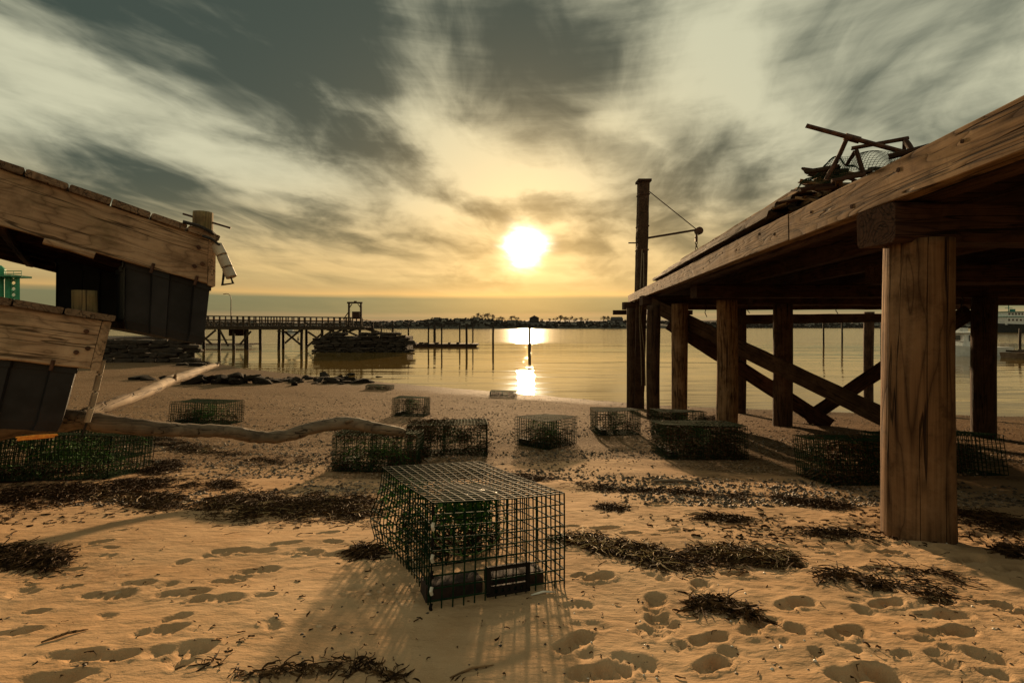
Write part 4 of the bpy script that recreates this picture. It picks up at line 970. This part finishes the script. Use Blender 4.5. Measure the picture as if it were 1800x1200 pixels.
for i, (px, py, s) in enumerate(rocks):
    x, y = Gp(px, py); o = bpy.data.objects.new('rock', RM[i % 7]); C.objects.link(o)
    o.location = (x, y, max(zg(x, y), WL-.1)+s*.15+(.18*random.random() if 360 < px < 460 else 0)); o.scale = (s*1.35, s*.95, s*.42); o.rotation_euler = (random.uniform(-.4, .4), random.uniform(-.4, .4), random.uniform(0, 6))
    alone = i >= 74
    lab = ['low dark rock left of the rock line near the docks', 'second low dark rock left of the rock line', 'small flat rock just left of the rock line', 'dark rock standing in the shallows beneath the far pier', 'round dark rock in the shallows beneath the stone islet', 'small rock in the shallows right of the islet', 'rock at the right end of the rock line', 'last small rock near the half-buried trap']
    o['label'] = lab[i-74] if alone else ('large' if s > .27 else 'small' if s < .16 else 'middling')+' dark rock '+('at the left foot of the rock line by the driftwood tip' if px < 370 else 'in the thick heap of the rock line' if px < 450 else 'in the middle of the rock line' if px < 530 else 'in the thin right end of the rock line'); o['category'] = 'rock'; o['group'] = 'dark rocks along the left shore'

# ------------------------------------------------------------------ stone islet and quay wall
SM = [rock_mesh(40+i, 2, .62) for i in range(8)]
for s_ in SM: s_.materials.clear(); s_.materials.append(STONE)
def stones(root, x0, x1, y0, z0, z1, sw, sh, depth, prof=None, lean=0.0):
    z = z0; c = 0
    while z < z1:
        h = sh*random.uniform(.75, 1.25); x = x0+random.uniform(-.3, 0)
        while x < x1:
            w = sw*random.uniform(.55, 1.6); t = (x-x0)/(x1-x0); top = z1 if prof is None else prof(t)
            if z+h*.3 < top:
                o = bpy.data.objects.new('stone', random.choice(SM)); C.objects.link(o); o.parent = root; o.matrix_parent_inverse = W[root.name].inverted()
                o.location = (x+w/2, y0+random.uniform(-.12, .12)+(z-z0)*lean, z+h/2); o.scale = (w*.82, depth*.8, h*.80); o.rotation_euler = (random.uniform(-.08, .08), random.uniform(-.08, .08), random.uniform(-.12, .12)); c += 1
            x += w
        z += h*.97
    return c
random.seed(21)
isl = thing('stone_islet', 'ruined dry-stone pier base standing in the water before the far pier', 'stone ruin', (-13.5, 40, WL))
pf = lambda t: WL+(1.15+.35*math.sin(t*3)+(.2 if .05 < t < .3 else 0)-(.30 if .30 < t < .42 else 0)+(.12 if t > .45 else 0))*(1 if t < .97 else .8)
stones(isl, -16.2, -8.7, 39.9, WL-.15, WL+1.9, .62, .21, .5, pf, .10)
m_ = MB(); m_.box((-12.45, 41.9, WL+.55), (7.1, 3.2, 1.45)); m_.obj('rubble_core', STONE, isl)
random.seed(22)
qw = thing('stone_quay', 'low dry-stone quay wall on the sand behind the upper dock', 'stone wall', (-23, 28.3, -2.1))
stones(qw, -26, -18.9, 28.3, -2.25, -.85, .75, .30, .5, None, .03)
m_ = MB(); m_.box((-53.0, 34.6, -1.8), (50, 12, 1.85)); m_.obj('quay_fill', STONE, qw)
for i, (a, b_) in enumerate(((330, 641), (340, 638), (348, 643), (356, 640), (365, 643), (322, 642))):
    x, y = Gp(a, b_); o = bpy.data.objects.new('rock', RM[i]); C.objects.link(o); s = random.uniform(.25, .45); o.location = (x, y, zg(x, y)+.05); o.scale = (s*1.5, s, s*.5)
    o['label'] = 'dark rock at the foot of the quay wall by the water'; o['category'] = 'rock'; o['group'] = 'rocks at the quay foot'

# ------------------------------------------------------------------ far pier with railing
fp = thing('far_pier', 'long wooden pier with railing on thin piles beyond the beach', 'pier', (-20, 44, WL))
YA, YB = 43.3, 46.2
def fx(px, y=YA): return (px-CX)/F*y
xa, xb = fx(140), fx(641)
beam('deck', (xa, (YA+YB)/2, -.03), (xb, (YA+YB)/2, -.14), YB-YA, .10, WD_far, fp)
for yy in (YA+.05, YB-.05): beam('stringer', (xa, yy, -.19), (xb, yy, -.30), .12, .22, WD_far, fp)
for yy in (YA+.02, YB-.02):
    beam('hand_rail', (xa, yy, .99), (xb-1.1, yy, .72), .10, .06, WD_far, fp); beam('mid_rail', (xa, yy, .60), (xb-1.1, yy, .38), .05, .10, WD_far, fp); beam('lower_rail', (xa, yy, .30), (xb-1.1, yy, .12), .05, .09, WD_far, fp)
n = 46
for i in range(n):
    x = xa+(xb-1.1-xa)*i/(n-1); k = i/(n-1)
    for yy in (YA+.07, YB-.07): beam('rail_post', (x, yy, -.05-.1*k), (x, yy, .97-.27*k), .09, .09, WD_far, fp, nseg=2)
for px in (300, 322, 340, 358, 385, 411, 432, 435, 458, 490, 498, 530, 539, 566, 605, 632):
    y = YA+.3 if px not in (322, 358, 432, 498, 539) else YB-.3; x = fx(px, y); pile('far_pile', (x, y, WL-.5), (x+random.uniform(-.05, .05), y, -.25), .13, .12, WD_water, fp, n=10, rings=5, crack=False)
for (a, b_, c_, d_) in ((500, 603, 527, 580), (500, 583, 528, 606), (538, 610, 566, 585), (540, 583, 566, 600), (560, 596, 588, 578), (572, 578, 606, 590), (590, 590, 626, 578), (345, 608, 378, 580), (385, 580, 400, 608), (420, 606, 440, 582), (350, 585, 372, 606), (575, 590, 600, 580), (605, 580, 632, 592)):
    beam('brace', (fx(a), YA+.1, (HY-b_)/F*YA), (fx(c_), YA+.1, (HY-d_)/F*YA), .06, .17, WD_far, fp, nseg=2)
beam('hung_platform', (fx(492), YA-.3, (HY-582)/F*YA), (fx(531), YA-.3, (HY-583)/F*YA), .5, .10, WD_far, fp)
beam('hung_platform', (fx(372), YB, -.6), (fx(400), YB, -.6), .6, .75, WD_dark, fp)
# timber gallows at its end
gl = thing('timber_gallows', 'square timber hoist frame with hanging box at the end of the far pier', 'hoist frame', (fx(624), YA+.3, 0))
y = YA+.4
for px in (613.5, 634.5): beam('post', (fx(px, y), y, -.2), (fx(px, y), y, (HY-532)/F*y), .15, .15, WD_far, gl, nseg=3)
beam('crossbeam', (fx(610.5, y), y, (HY-532)/F*y), (fx(637, y), y, (HY-532)/F*y), .17, .15, WD_far, gl)
beam('knee', (fx(614, y), y, (HY-541)/F*y), (fx(619, y), y, (HY-534)/F*y), .07, .07, WD_far, gl); beam('knee', (fx(634, y), y, (HY-541)/F*y), (fx(629, y), y, (HY-534)/F*y), .07, .07, WD_far, gl)
beam('strut', (fx(603, y), y, (HY-562)/F*y), (fx(613, y), y, (HY-548)/F*y), .07, .07, WD_far, gl)
m_ = MB(); m_.box((fx(627, y), y-.1, (HY-554)/F*y), (.62, .5, .66)); m_.obj('winch_box', WD_dark, gl)
m_ = MB(); m_.tube([(fx(624.5, y), y, (HY-531)/F*y), (fx(624.5, y), y, (HY-529)/F*y)], .13, 8); m_.obj('lamp_cap', STEEL, gl)
# gangway and ropes down to the float
gw = thing('gangway', 'narrow gangway sloping down from the far pier to the float', 'gangway', (fx(640), 45, 0))
for dy in (0, 1.0):
    beam('gangway_beam', (fx(638, 44.5), 44.5+dy, -.25), (fx(684, 48), 48+dy, -1.05), .07, .16, WD_far, gw)
    beam('gangway_rail', (fx(637, 44.5), 44.5+dy, .55), (fx(700, 49), 49+dy, -.75), .035, .035, WD_far, gw)
    for k in range(6): 
        t = k/5; x = fx(638, 44.5)*(1-t)+fx(684, 48)*t; yy = 44.5+3.5*t+dy; beam('rail_post', (x, yy, -.25-.8*t), (x, yy, .53-1.05*t), .03, .03, WD_far, gw, nseg=2)
fl = thing('float_dock', 'long low float in the water right of the stone islet', 'floating dock', (fx(780, 50), 50, WL))
beam('float_deck', (fx(700, 50.5), 50.5, WL+.26), (fx(841, 50.5), 50.5, WL+.24), 1.9, .16, WD_far, fl); beam('float_side', (fx(702, 49.5), 49.52, WL+.10), (fx(838, 49.5), 49.52, WL+.08), .10, .24, WD_dark, fl)
for px in (728, 741, 750, 768, 790, 805): m_ = MB(); x = fx(px, 50.3); m_.box((x, 50.3, WL+.385), (random.uniform(.2, .5), .4, random.uniform(.08, .2))); m_.obj('cleat_box', WD_dark, fl)
fl2 = thing('float_dock', 'long float with pale edge lying under the far pier at left', 'floating dock', (fx(380, 49), 49, WL))
beam('float_deck', (fx(250, 49.6), 49.6, WL+.30), (fx(445, 49.6), 49.6, WL+.30), 2.2, .14, WD_far, fl2); beam('float_edge', (fx(252, 48.4), 48.42, WL+.13), (fx(443, 48.4), 48.42, WL+.13), .08, .16, SHELL, fl2)
beam('float_rail', (fx(252, 49.5), 49.5, WL+.75), (fx(410, 49.5), 49.5, WL+.75), .06, .08, WD_far, fl2)
posts = [(718, 569, 610, .12, 'right behind the end of the stone islet'), (690, 566, 612, .14, 'just left of the islet end, tall'), (670, 568, 606, .10, 'behind the middle of the islet'), (654, 567, 616, .16, 'in front of the islet near the gallows'), (753.5, 569, 610, .12, 'at the start of the float'),
         (764, 571, 606, .22, 'thick double one at the float'), (776, 570, 611, .12, 'third along the float'), (808, 570, 608, .12, 'fourth along the float'), (820, 568.5, 612, .16, 'near the tip of the float, thick'), (831, 570.5, 608, .11, 'at the tip of the float'),
         (867, 571, 611, .15, 'standing alone between the float and the sun glitter'), (930.5, 569.5, 613, .22, 'standing alone in front of the sun glitter'), (1448, 560, 608, .13, 'seen through the pier bracing, left of a pair'), (1480, 560, 608, .13, 'seen through the pier bracing, right of a pair'), (1549, 560, 607, .12, 'seen beside the near pile'), (1793, 577, 618, .14, 'near the skiff at the right edge')]
for (px, yt, yb, r, wh) in posts:
    Y = -WL*F/(yb-HY); x = (px-CX)/F*Y
    pile('mooring_pile', (x, Y, WL-.6), (x+random.uniform(-.02, .02), Y, (HY-yt)/F*Y), r*.68, r*.62, WD_water, None, n=12, rings=6, crack=False, label='dark mooring pile '+wh, cat='mooring pile', group='mooring piles standing in the water')
lp = thing('street_lamp', 'slim curved street lamp above the far pier railing', 'street lamp', (fx(406, 47), 47, -.1))
x = fx(406, 47); m_ = MB(); m_.tube([(x, 47, -.1), (x, 47, 2.6)], [.055, .035], 8); m_.obj('lamp_pole', STEEL, lp)
m_ = MB(); m_.tube([(x, 47, 2.58), (x-.05, 47, 2.85), (x-.22, 47, 3.05), (x-.5, 47, 3.1)], .03, 6); m_.obj('lamp_arm', STEEL, lp)
m_ = MB(); m_.tube([(x-.42, 47, 3.09), (x-.72, 47, 3.04)], [.05, .08], 8, flat=.5); m_.obj('lamp_head', STEEL, lp)

# ------------------------------------------------------------------ green tower seen between the docks
gt = thing('green_tower', 'green industrial tower with tanks and railed platform glimpsed between the docks', 'tower', (-38.2, 37.5, -1))
def gpt(px, py, y=37): return ((px-CX)/F*y, y, (HY-py)/F*y)
for (px, w, t_, nm) in ((-1, .36, 473, 'tank'), (14, .17, 492, 'tank'), (-14, .5, 470, 'tank')):
    a = gpt(px, t_); m_ = MB(); m_.tube([(a[0], 37, -.9), (a[0], 37, a[2])], w, 16); m_.tube([(a[0], 37, a[2]), (a[0], 37, a[2]+.28)], [w*1.02, w*.35], 16); m_.obj(nm, GREENP, gt)
a = gpt(-30, 486); b_ = gpt(38, 487); m_ = MB(); m_.box(((a[0]+b_[0])/2, 37, a[2]), (b_[0]-a[0], 1.6, .14)); m_.obj('platform', GREENP, gt)
for h in (.22, .42): m_ = MB(); m_.tube([(a[0], 37.0, a[2]+h), (b_[0], 37.0, a[2]+h)], .035, 5); m_.obj('platform_rail', GREENP, gt)
for px in (-20, -5, 10, 24, 38): c = gpt(px, 487); m_ = MB(); m_.tube([(c[0], 37.0, c[2]), (c[0], 37.0, c[2]+.44)], .02, 5); m_.obj('rail_post', GREENP, gt)
for px in (17, 31): c = gpt(px, 487); m_ = MB(); m_.tube([(c[0], 37.0, c[2]), (c[0], 37.0, -.9)], .13, 5); m_.obj('tower_leg', GREENP, gt)
for k in range(5):
    z0 = .9+k*.45+.55; c, d_ = gpt(17, 500), gpt(31, 500); m_ = MB(); m_.tube([(c[0], 37.0, z0), (d_[0], 37.0, z0+.45)], .055, 4); m_.tube([(d_[0], 37.0, z0), (c[0], 37.0, z0+.45)], .055, 4); m_.obj('lattice_brace', GREENP, gt)

# ------------------------------------------------------------------ boats
def hull(L, B, Hh, bow=.35, n=12):
    V = []; Fc = []
    for i in range(n+1):
        t = i/n; w = B/2*(1-max(0, (t-(1-bow))/bow)**1.9)*(.92+.08*min(1, t*5)); s = Hh*(1+.30*t*t)
        V += [(t*L, -w, s), (t*L+.02*t, -w*.82, 0), (t*L, 0, -.10*Hh), (t*L+.02*t, w*.82, 0), (t*L, w, s)]
    for i in range(n):
        for k in range(4): Fc.append((i*5+k, (i+1)*5+k, (i+1)*5+k+1, i*5+k+1))
        Fc.append((i*5+4, (i+1)*5+4, (i+1)*5, i*5))
    Fc.append((0, 1, 2, 3, 4)); return V, Fc
bx, by = (1678-CX)/F*36-.85, 36.0
bt = thing('motorboat', 'white cabin motorboat moored right of the big near pile', 'motorboat', (bx, by, WL))
V, Fc = hull(4.9, 1.9, .62); BM = Matrix.Translation((bx+4.4, by, WL)) @ Matrix.Rotation(math.pi, 4, 'Z')
m_ = MB(); m_.add(V, Fc); m_.obj('hull', WHITE, bt, BM)
m_ = MB(); m_.box((2.9, 0, 1.15), (1.5, 1.5, .95)); m_.v = [(x-(.25 if (z > 1.3 and x > 3) else 0), y*(.9 if z > 1.3 else 1), z) for (x, y, z) in m_.v]; cb = m_.obj('cabin', WHITE, bt, BM)
m_ = MB(); m_.box((2.75, 0, 1.68), (1.9, 1.65, .08)); m_.obj('cabin_roof', WHITE, bt, BM)
for (x, w) in ((2.42, .40), (2.95, .40)):
    m_ = MB(); m_.box((x, .745, 1.28), (w, .03, .42)); m_.obj('window', GLASS, bt, BM)
m_ = MB(); m_.box((3.60, 0, 1.30), (.03, 1.0, .36)); m_.obj('windscreen', GLASS, bt, BM)
m_ = MB(); m_.tube([(2.6, .4, 1.7), (2.6, .4, 2.2)], .02, 5); m_.obj('antenna', STEEL, bt, BM)
m_ = MB(); m_.tube([(3.4, .7, .95), (4.1, .6, 1.1), (4.8, .1, 1.15), (4.1, -.6, 1.1)], .02, 5); m_.obj('bow_rail', STEEL, bt, BM)
for dy in (-.3, .3):
    m_ = MB(); m_.box((-.22, dy, .62), (.42, .3, .5)); m_.box((-.2, dy, .15), (.16, .12, .6)); m_.obj('outboard_motor', PVC, bt, BM)
sx = (1772-CX)/F*33; sk = thing('skiff', 'small low wooden skiff beside the mooring pile at the right edge', 'skiff', (sx, 33, WL))
V, Fc = hull(3.6, 1.3, .35); m_ = MB(); m_.add(V, Fc); m_.obj('hull', WD_plank, sk, Matrix.Translation((sx, 33, WL)))
m_ = MB(); m_.box((1.4, 0, .48), (.3, 1.1, .12)); m_.box((.5, 0, .45), (.3, 1.0, .12)); m_.obj('thwart', WD_far, sk, Matrix.Translation((sx, 33, WL)))
vx, vy_ = (1740-CX)/F*150, 150.0
vs = thing('ferry', 'large white and green work vessel with dark hull in the distance at right', 'ship', (vx, vy_, WL))
VM = Matrix.Translation((vx+24, vy_, WL)) @ Matrix.Rotation(math.pi, 4, 'Z')
V, Fc = hull(26, 6, 2.3); m_ = MB(); m_.add(V, Fc); m_.obj('hull', DKHULL, vs, VM)
m_ = MB(); m_.box((17.5, 0, 3.6), (8.0, 4.6, 2.4)); dh = m_.obj('deckhouse', WHITE, vs, VM)
m_ = MB(); m_.box((17.8, 0, 5.6), (5.0, 3.6, 1.5)); m_.obj('wheelhouse', WHITE, vs, VM)
m_ = MB(); m_.box((17.8, 0, 6.42), (5.6, 4.2, .2)); m_.box((17.5, 0, 4.87), (8.4, 5.0, .18)); m_.obj('green_band', TEAL, vs, VM)
m_ = MB(); m_.tube([(18.2, 0, 6.4), (18.2, 0, 9.0)], .12, 6); m_.tube([(17.0, 0, 7.6), (19.3, 0, 7.6)], .08, 6); m_.box((17.0, 0, 6.9), (1.0, .8, .8)); m_.obj('mast', TEAL, vs, VM)
for i in range(5): m_ = MB(); m_.box((15.8+i, 1.82, 5.75), (.6, .06, .6)); m_.obj('window', GLASS, vs, VM)
for i in range(6): m_ = MB(); m_.box((14.4+i*1.2, 2.32, 3.9), (.6, .06, .6)); m_.obj('window', GLASS, vs, VM)
def smallboat(px, y, L, lab, cab=True):
    x = (px-CX)/F*y; r = thing('moored_boat', lab, 'boat', (x, y, WL)); V, Fc = hull(L, L*.32, L*.12); M_ = Matrix.Translation((x-L/2, y, WL)); m_ = MB(); m_.add(V, Fc); m_.obj('hull', WHITE, r, M_)
    if cab: m_ = MB(); m_.box((L*.5, 0, L*.2), (L*.3, L*.22, L*.16)); m_.obj('cabin', WHITE, r, M_)
smallboat(511, 130, 4.5, 'small white boat moored far out beneath the far pier'); smallboat(1245, 300, 7, 'pale boat far away seen between the first piles', False); smallboat(1690, 110, 6, 'white boat moored behind the cabin motorboat')
bu = MB(); bu.tube([(fx(524, 75), 75, WL), (fx(524, 75), 75, WL+.5)], [.16, .05], 8); bu.obj('buoy', DKHULL, None, label='small dark buoy far out left of the float', cat='buoy')

# ------------------------------------------------------------------ far shore
random.seed(9)
def shore_top(px):
    return np.interp(px, [-400, 200, 480, 600, 660, 690, 720, 750, 780, 830, 870, 920, 1000, 1080, 1100, 1200, 1400, 1560, 1800, 2300], [563, 565, 570, 568, 566, 564, 565, 560.5, 561.5, 561, 564, 566, 567, 566.5, 566, 566, 567, 566, 562, 562])
def shore_z(X, Y):
    Yf = np.interp((X/330*F+CX), [-800, 1100, 1300, 2600], [330, 330, 400, 420]); px = X/np.maximum(Yf, 1)*F+CX
    t = np.clip((Y-Yf)/45, -.5, 1); top = (HY-shore_top(px))/F*(Yf+50)
    z = WL-.6+(top-WL+.6)*np.where(t < .25, t/.25*.34, .34+.66*((np.clip(t, .25, 1)-.25)/.75)**.8)
    return np.where(t < 0, WL-1.5, z)+fbm(X*.12, Y*.12, 4)*1.3*np.clip(t*3, 0, 1)
grid_obj('far_shore', np.arange(-620, 820, 3.0), np.concatenate([np.arange(315, 480, 3.0), [520, 600, 800]]), shore_z, FARL, kind='structure', label='low dark far shore across the harbour')
def szat(x, y): return float(shore_z(np.array([x]), np.array([y]))[0])
def hill_z(X, Y): return -3+np.clip(1-((Y-900)/160)**2, 0, 1)*(12+9*fbm(X*.008+5, Y*.01, 4)*1.2)
grid_obj('far_hills', np.arange(-1800, 1900, 12.0), np.arange(740, 1060, 12.0), hill_z, FARL, kind='structure', label='faint low hills behind the far shore')
def bare_tree(seed):
    rr = random.Random(seed); tr = MB(); cr_ = MB()
    def br(mb, p, d, L, r, dep):
        q = p+d*L; mb.tube([p, q], [r, r*.65], 4, cap=False)
        if dep == 0: return
        for _ in range(3 if dep > 2 else 4):
            nd = (d+Vector((rr.gauss(0, .55), rr.gauss(0, .55), rr.gauss(.05, .45)))).normalized(); br(cr_, q, nd, L*rr.uniform(.6, .85), r*.62, dep-1)
    tr.tube([(0, 0, -.5), (0, 0, 1.1)], [.28, .2], 6)
    for _ in range(5): br(cr_, Vector((0, 0, rr.uniform(.7, 1.1))), Vector((rr.gauss(0, .6), rr.gauss(0, .6), 1)).normalized(), rr.uniform(.8, 1.5), .13, 5 if _ < 3 else 4)
    return tr.mesh('trunk'), cr_.mesh('crown')
TM = [bare_tree(i) for i in range(3)]
for a, b_ in TM: a.materials.append(BARK); b_.materials.append(BARK)
trees = [(840, 1.0), (849, 1.1), (858, 1.15), (866, 1.0), (877, .8), (884, .75), (899, .95), (908, 1.0), (953, .6), (966, .7), (976, .9), (985, 1.15), (993, 1.05), (1001, 1.1), (1013, .75), (1021, .9), (1031, .7), (1061, 1.0), (1068, 1.05), (1098, .6), (760, .5), (1218, .8), (1262, .6), (1330, .5), (1700, .6), (1010, .6), (833, .6), (1210, .7)]
for i, (px, s) in enumerate(trees):
    y = 372+random.uniform(-4, 10) if px < 1150 else 440; x = (px-CX)/F*y; z = szat(x, y); r = thing('bare_tree', '', 'tree', (x, y, z), 'bare trees on the far shore')
    nb_ = 'in the large clump left of the sun glitter' if px < 890 and px > 820 else 'in the pair just left of the sun glitter' if 890 < px < 915 else 'in the clump right of the gabled house' if 940 < px < 1040 else 'in the small group left of the low house' if 1040 < px < 1110 else 'low on the far shore at left' if px < 800 else 'on the shore seen under the pier'
    r['label'] = 'leafless tree '+nb_; sc_ = s*1.25
    for k, nm in enumerate(('trunk', 'crown')):
        o = bpy.data.objects.new(nm, TM[i % 3][k]); C.objects.link(o); o.parent = r
    r.scale = (sc_*.85, sc_*.85, sc_*1.05); r.rotation_euler = (0, 0, random.uniform(0, 6))
def house_meshes(w, d, h, rh):
    a = MB(); a.box((0, 0, h/2-.5), (w, d, h+1)); b_ = MB(); e = .25
    b_.add([(-w/2-e, -d/2-e, h+.01), (w/2+e, -d/2-e, h+.01), (w/2+e, d/2+e, h+.01), (-w/2-e, d/2+e, h+.01), (-w/2, 0, h+rh), (w/2, 0, h+rh)], [(0, 1, 5, 4), (2, 3, 4, 5), (1, 2, 5), (3, 0, 4), (3, 2, 1, 0)])
    wn = MB()
    for i in range(3): wn.box((-w*.32+i*w*.32, -d/2-.02, h*.55), (w*.14, .06, h*.32))
    ms = (a.mesh('wall'), b_.mesh('roof'), wn.mesh('window')); ms[0].materials.append(FARH); ms[1].materials.append(ROOF); ms[2].materials.append(GLASS); return ms
HM = [house_meshes(5, 4, 2.0, 1.3), house_meshes(7, 4, 2.0, 1.4), house_meshes(4, 4, 2.6, 1.5)]
hs = [random.uniform(665, 1095) for _ in range(46)]+[random.uniform(1205, 1560) for _ in range(30)]+[random.uniform(1685, 1800) for _ in range(6)]+[random.uniform(430, 660) for _ in range(12)]
for i, px in enumerate(hs):
    y = random.uniform(345, 366) if px < 1100 else random.uniform(412, 438); x = (px-CX)/F*y; z = szat(x, y)
    r = thing('far_house', 'small pale house on the far shore '+('left of the sun glitter' if px < 915 else 'between sun glitter and pier' if px < 1100 else 'seen beneath the pier'), 'house', (x, y, z), 'small houses on the far shore')
    for k, nm in enumerate(('wall', 'roof')): o = bpy.data.objects.new(nm, HM[i % 3][k]); C.objects.link(o); o.parent = r
    q = random.uniform(.45, .85); r.scale = (q, q, q*.8); r.rotation_euler = (0, 0, random.uniform(-.3, .3))
for (px, w, h, rh, lab) in ((939, 6.2, 3.6, 1.8, 'large gabled house with chimney against the sky right of the sun'), (1084, 8.5, 1.8, 2.2, 'broad low house with hipped roof at the pier end')):
    y = 376; x = (px-CX)/F*y; z = szat(x, y); r = thing('large_house', lab, 'house', (x, y, z)); r.rotation_euler = (0, 0, math.pi/2 if px < 1000 else 0); a, b_, c_ = house_meshes(w, 6 if px > 1000 else 7, h, rh); a.materials.clear(); a.materials.append(ROOF)
    for nm, me in (('wall', a), ('roof', b_)): o = bpy.data.objects.new(nm, me); C.objects.link(o); o.parent = r
    for k in range(3):
        m_ = MB(); m_.box((-w*.3+k*w*.3, -3.03, h*.55), (.8, .08, .9)); me = m_.mesh('window'); me.materials.append(GLASS); o = bpy.data.objects.new('window', me); C.objects.link(o); o.parent = r
    m_ = MB(); m_.box((w*.2, 0, h+rh*.8), (.7, .7, 1.1)); me = m_.mesh('chimney'); me.materials.append(ROOF); o = bpy.data.objects.new('chimney', me); C.objects.link(o); o.parent = r
# scrub along the far shore
n = 5200; X = rng.uniform(-330, 420, n); Y = np.where(X < 90, rng.uniform(338, 376, n), rng.uniform(405, 440, n)); Z = shore_z(X, Y); hh = rng.uniform(.5, 1.5, n)
V = []; Fc = []
for i in range(n):
    b0 = len(V); w = hh[i]*1.0
    for k in range(5): a = k*1.257+i; V.append((X[i]+w*math.cos(a), Y[i]+w*math.sin(a), Z[i]-.3))
    for k in range(5): a = k*1.257+i+.6; V.append((X[i]+w*.8*math.cos(a)*random.uniform(.6, 1.3), Y[i]+w*.8*math.sin(a), Z[i]+hh[i]*random.uniform(.4, .9)))
    V.append((X[i], Y[i], Z[i]+hh[i]))
    for k in range(5): Fc += [(b0+k, b0+(k+1) % 5, b0+5+(k+1) % 5, b0+5+k), (b0+5+k, b0+5+(k+1) % 5, b0+10)]
me = bpy.data.meshes.new('scrub'); me.from_pydata(V, [], Fc); me.update()
link('far_scrub', me, Matrix.Identity(4), None, BARK, label='dark scrub and bushes covering the far shore', cat='bushes', kind='stuff')
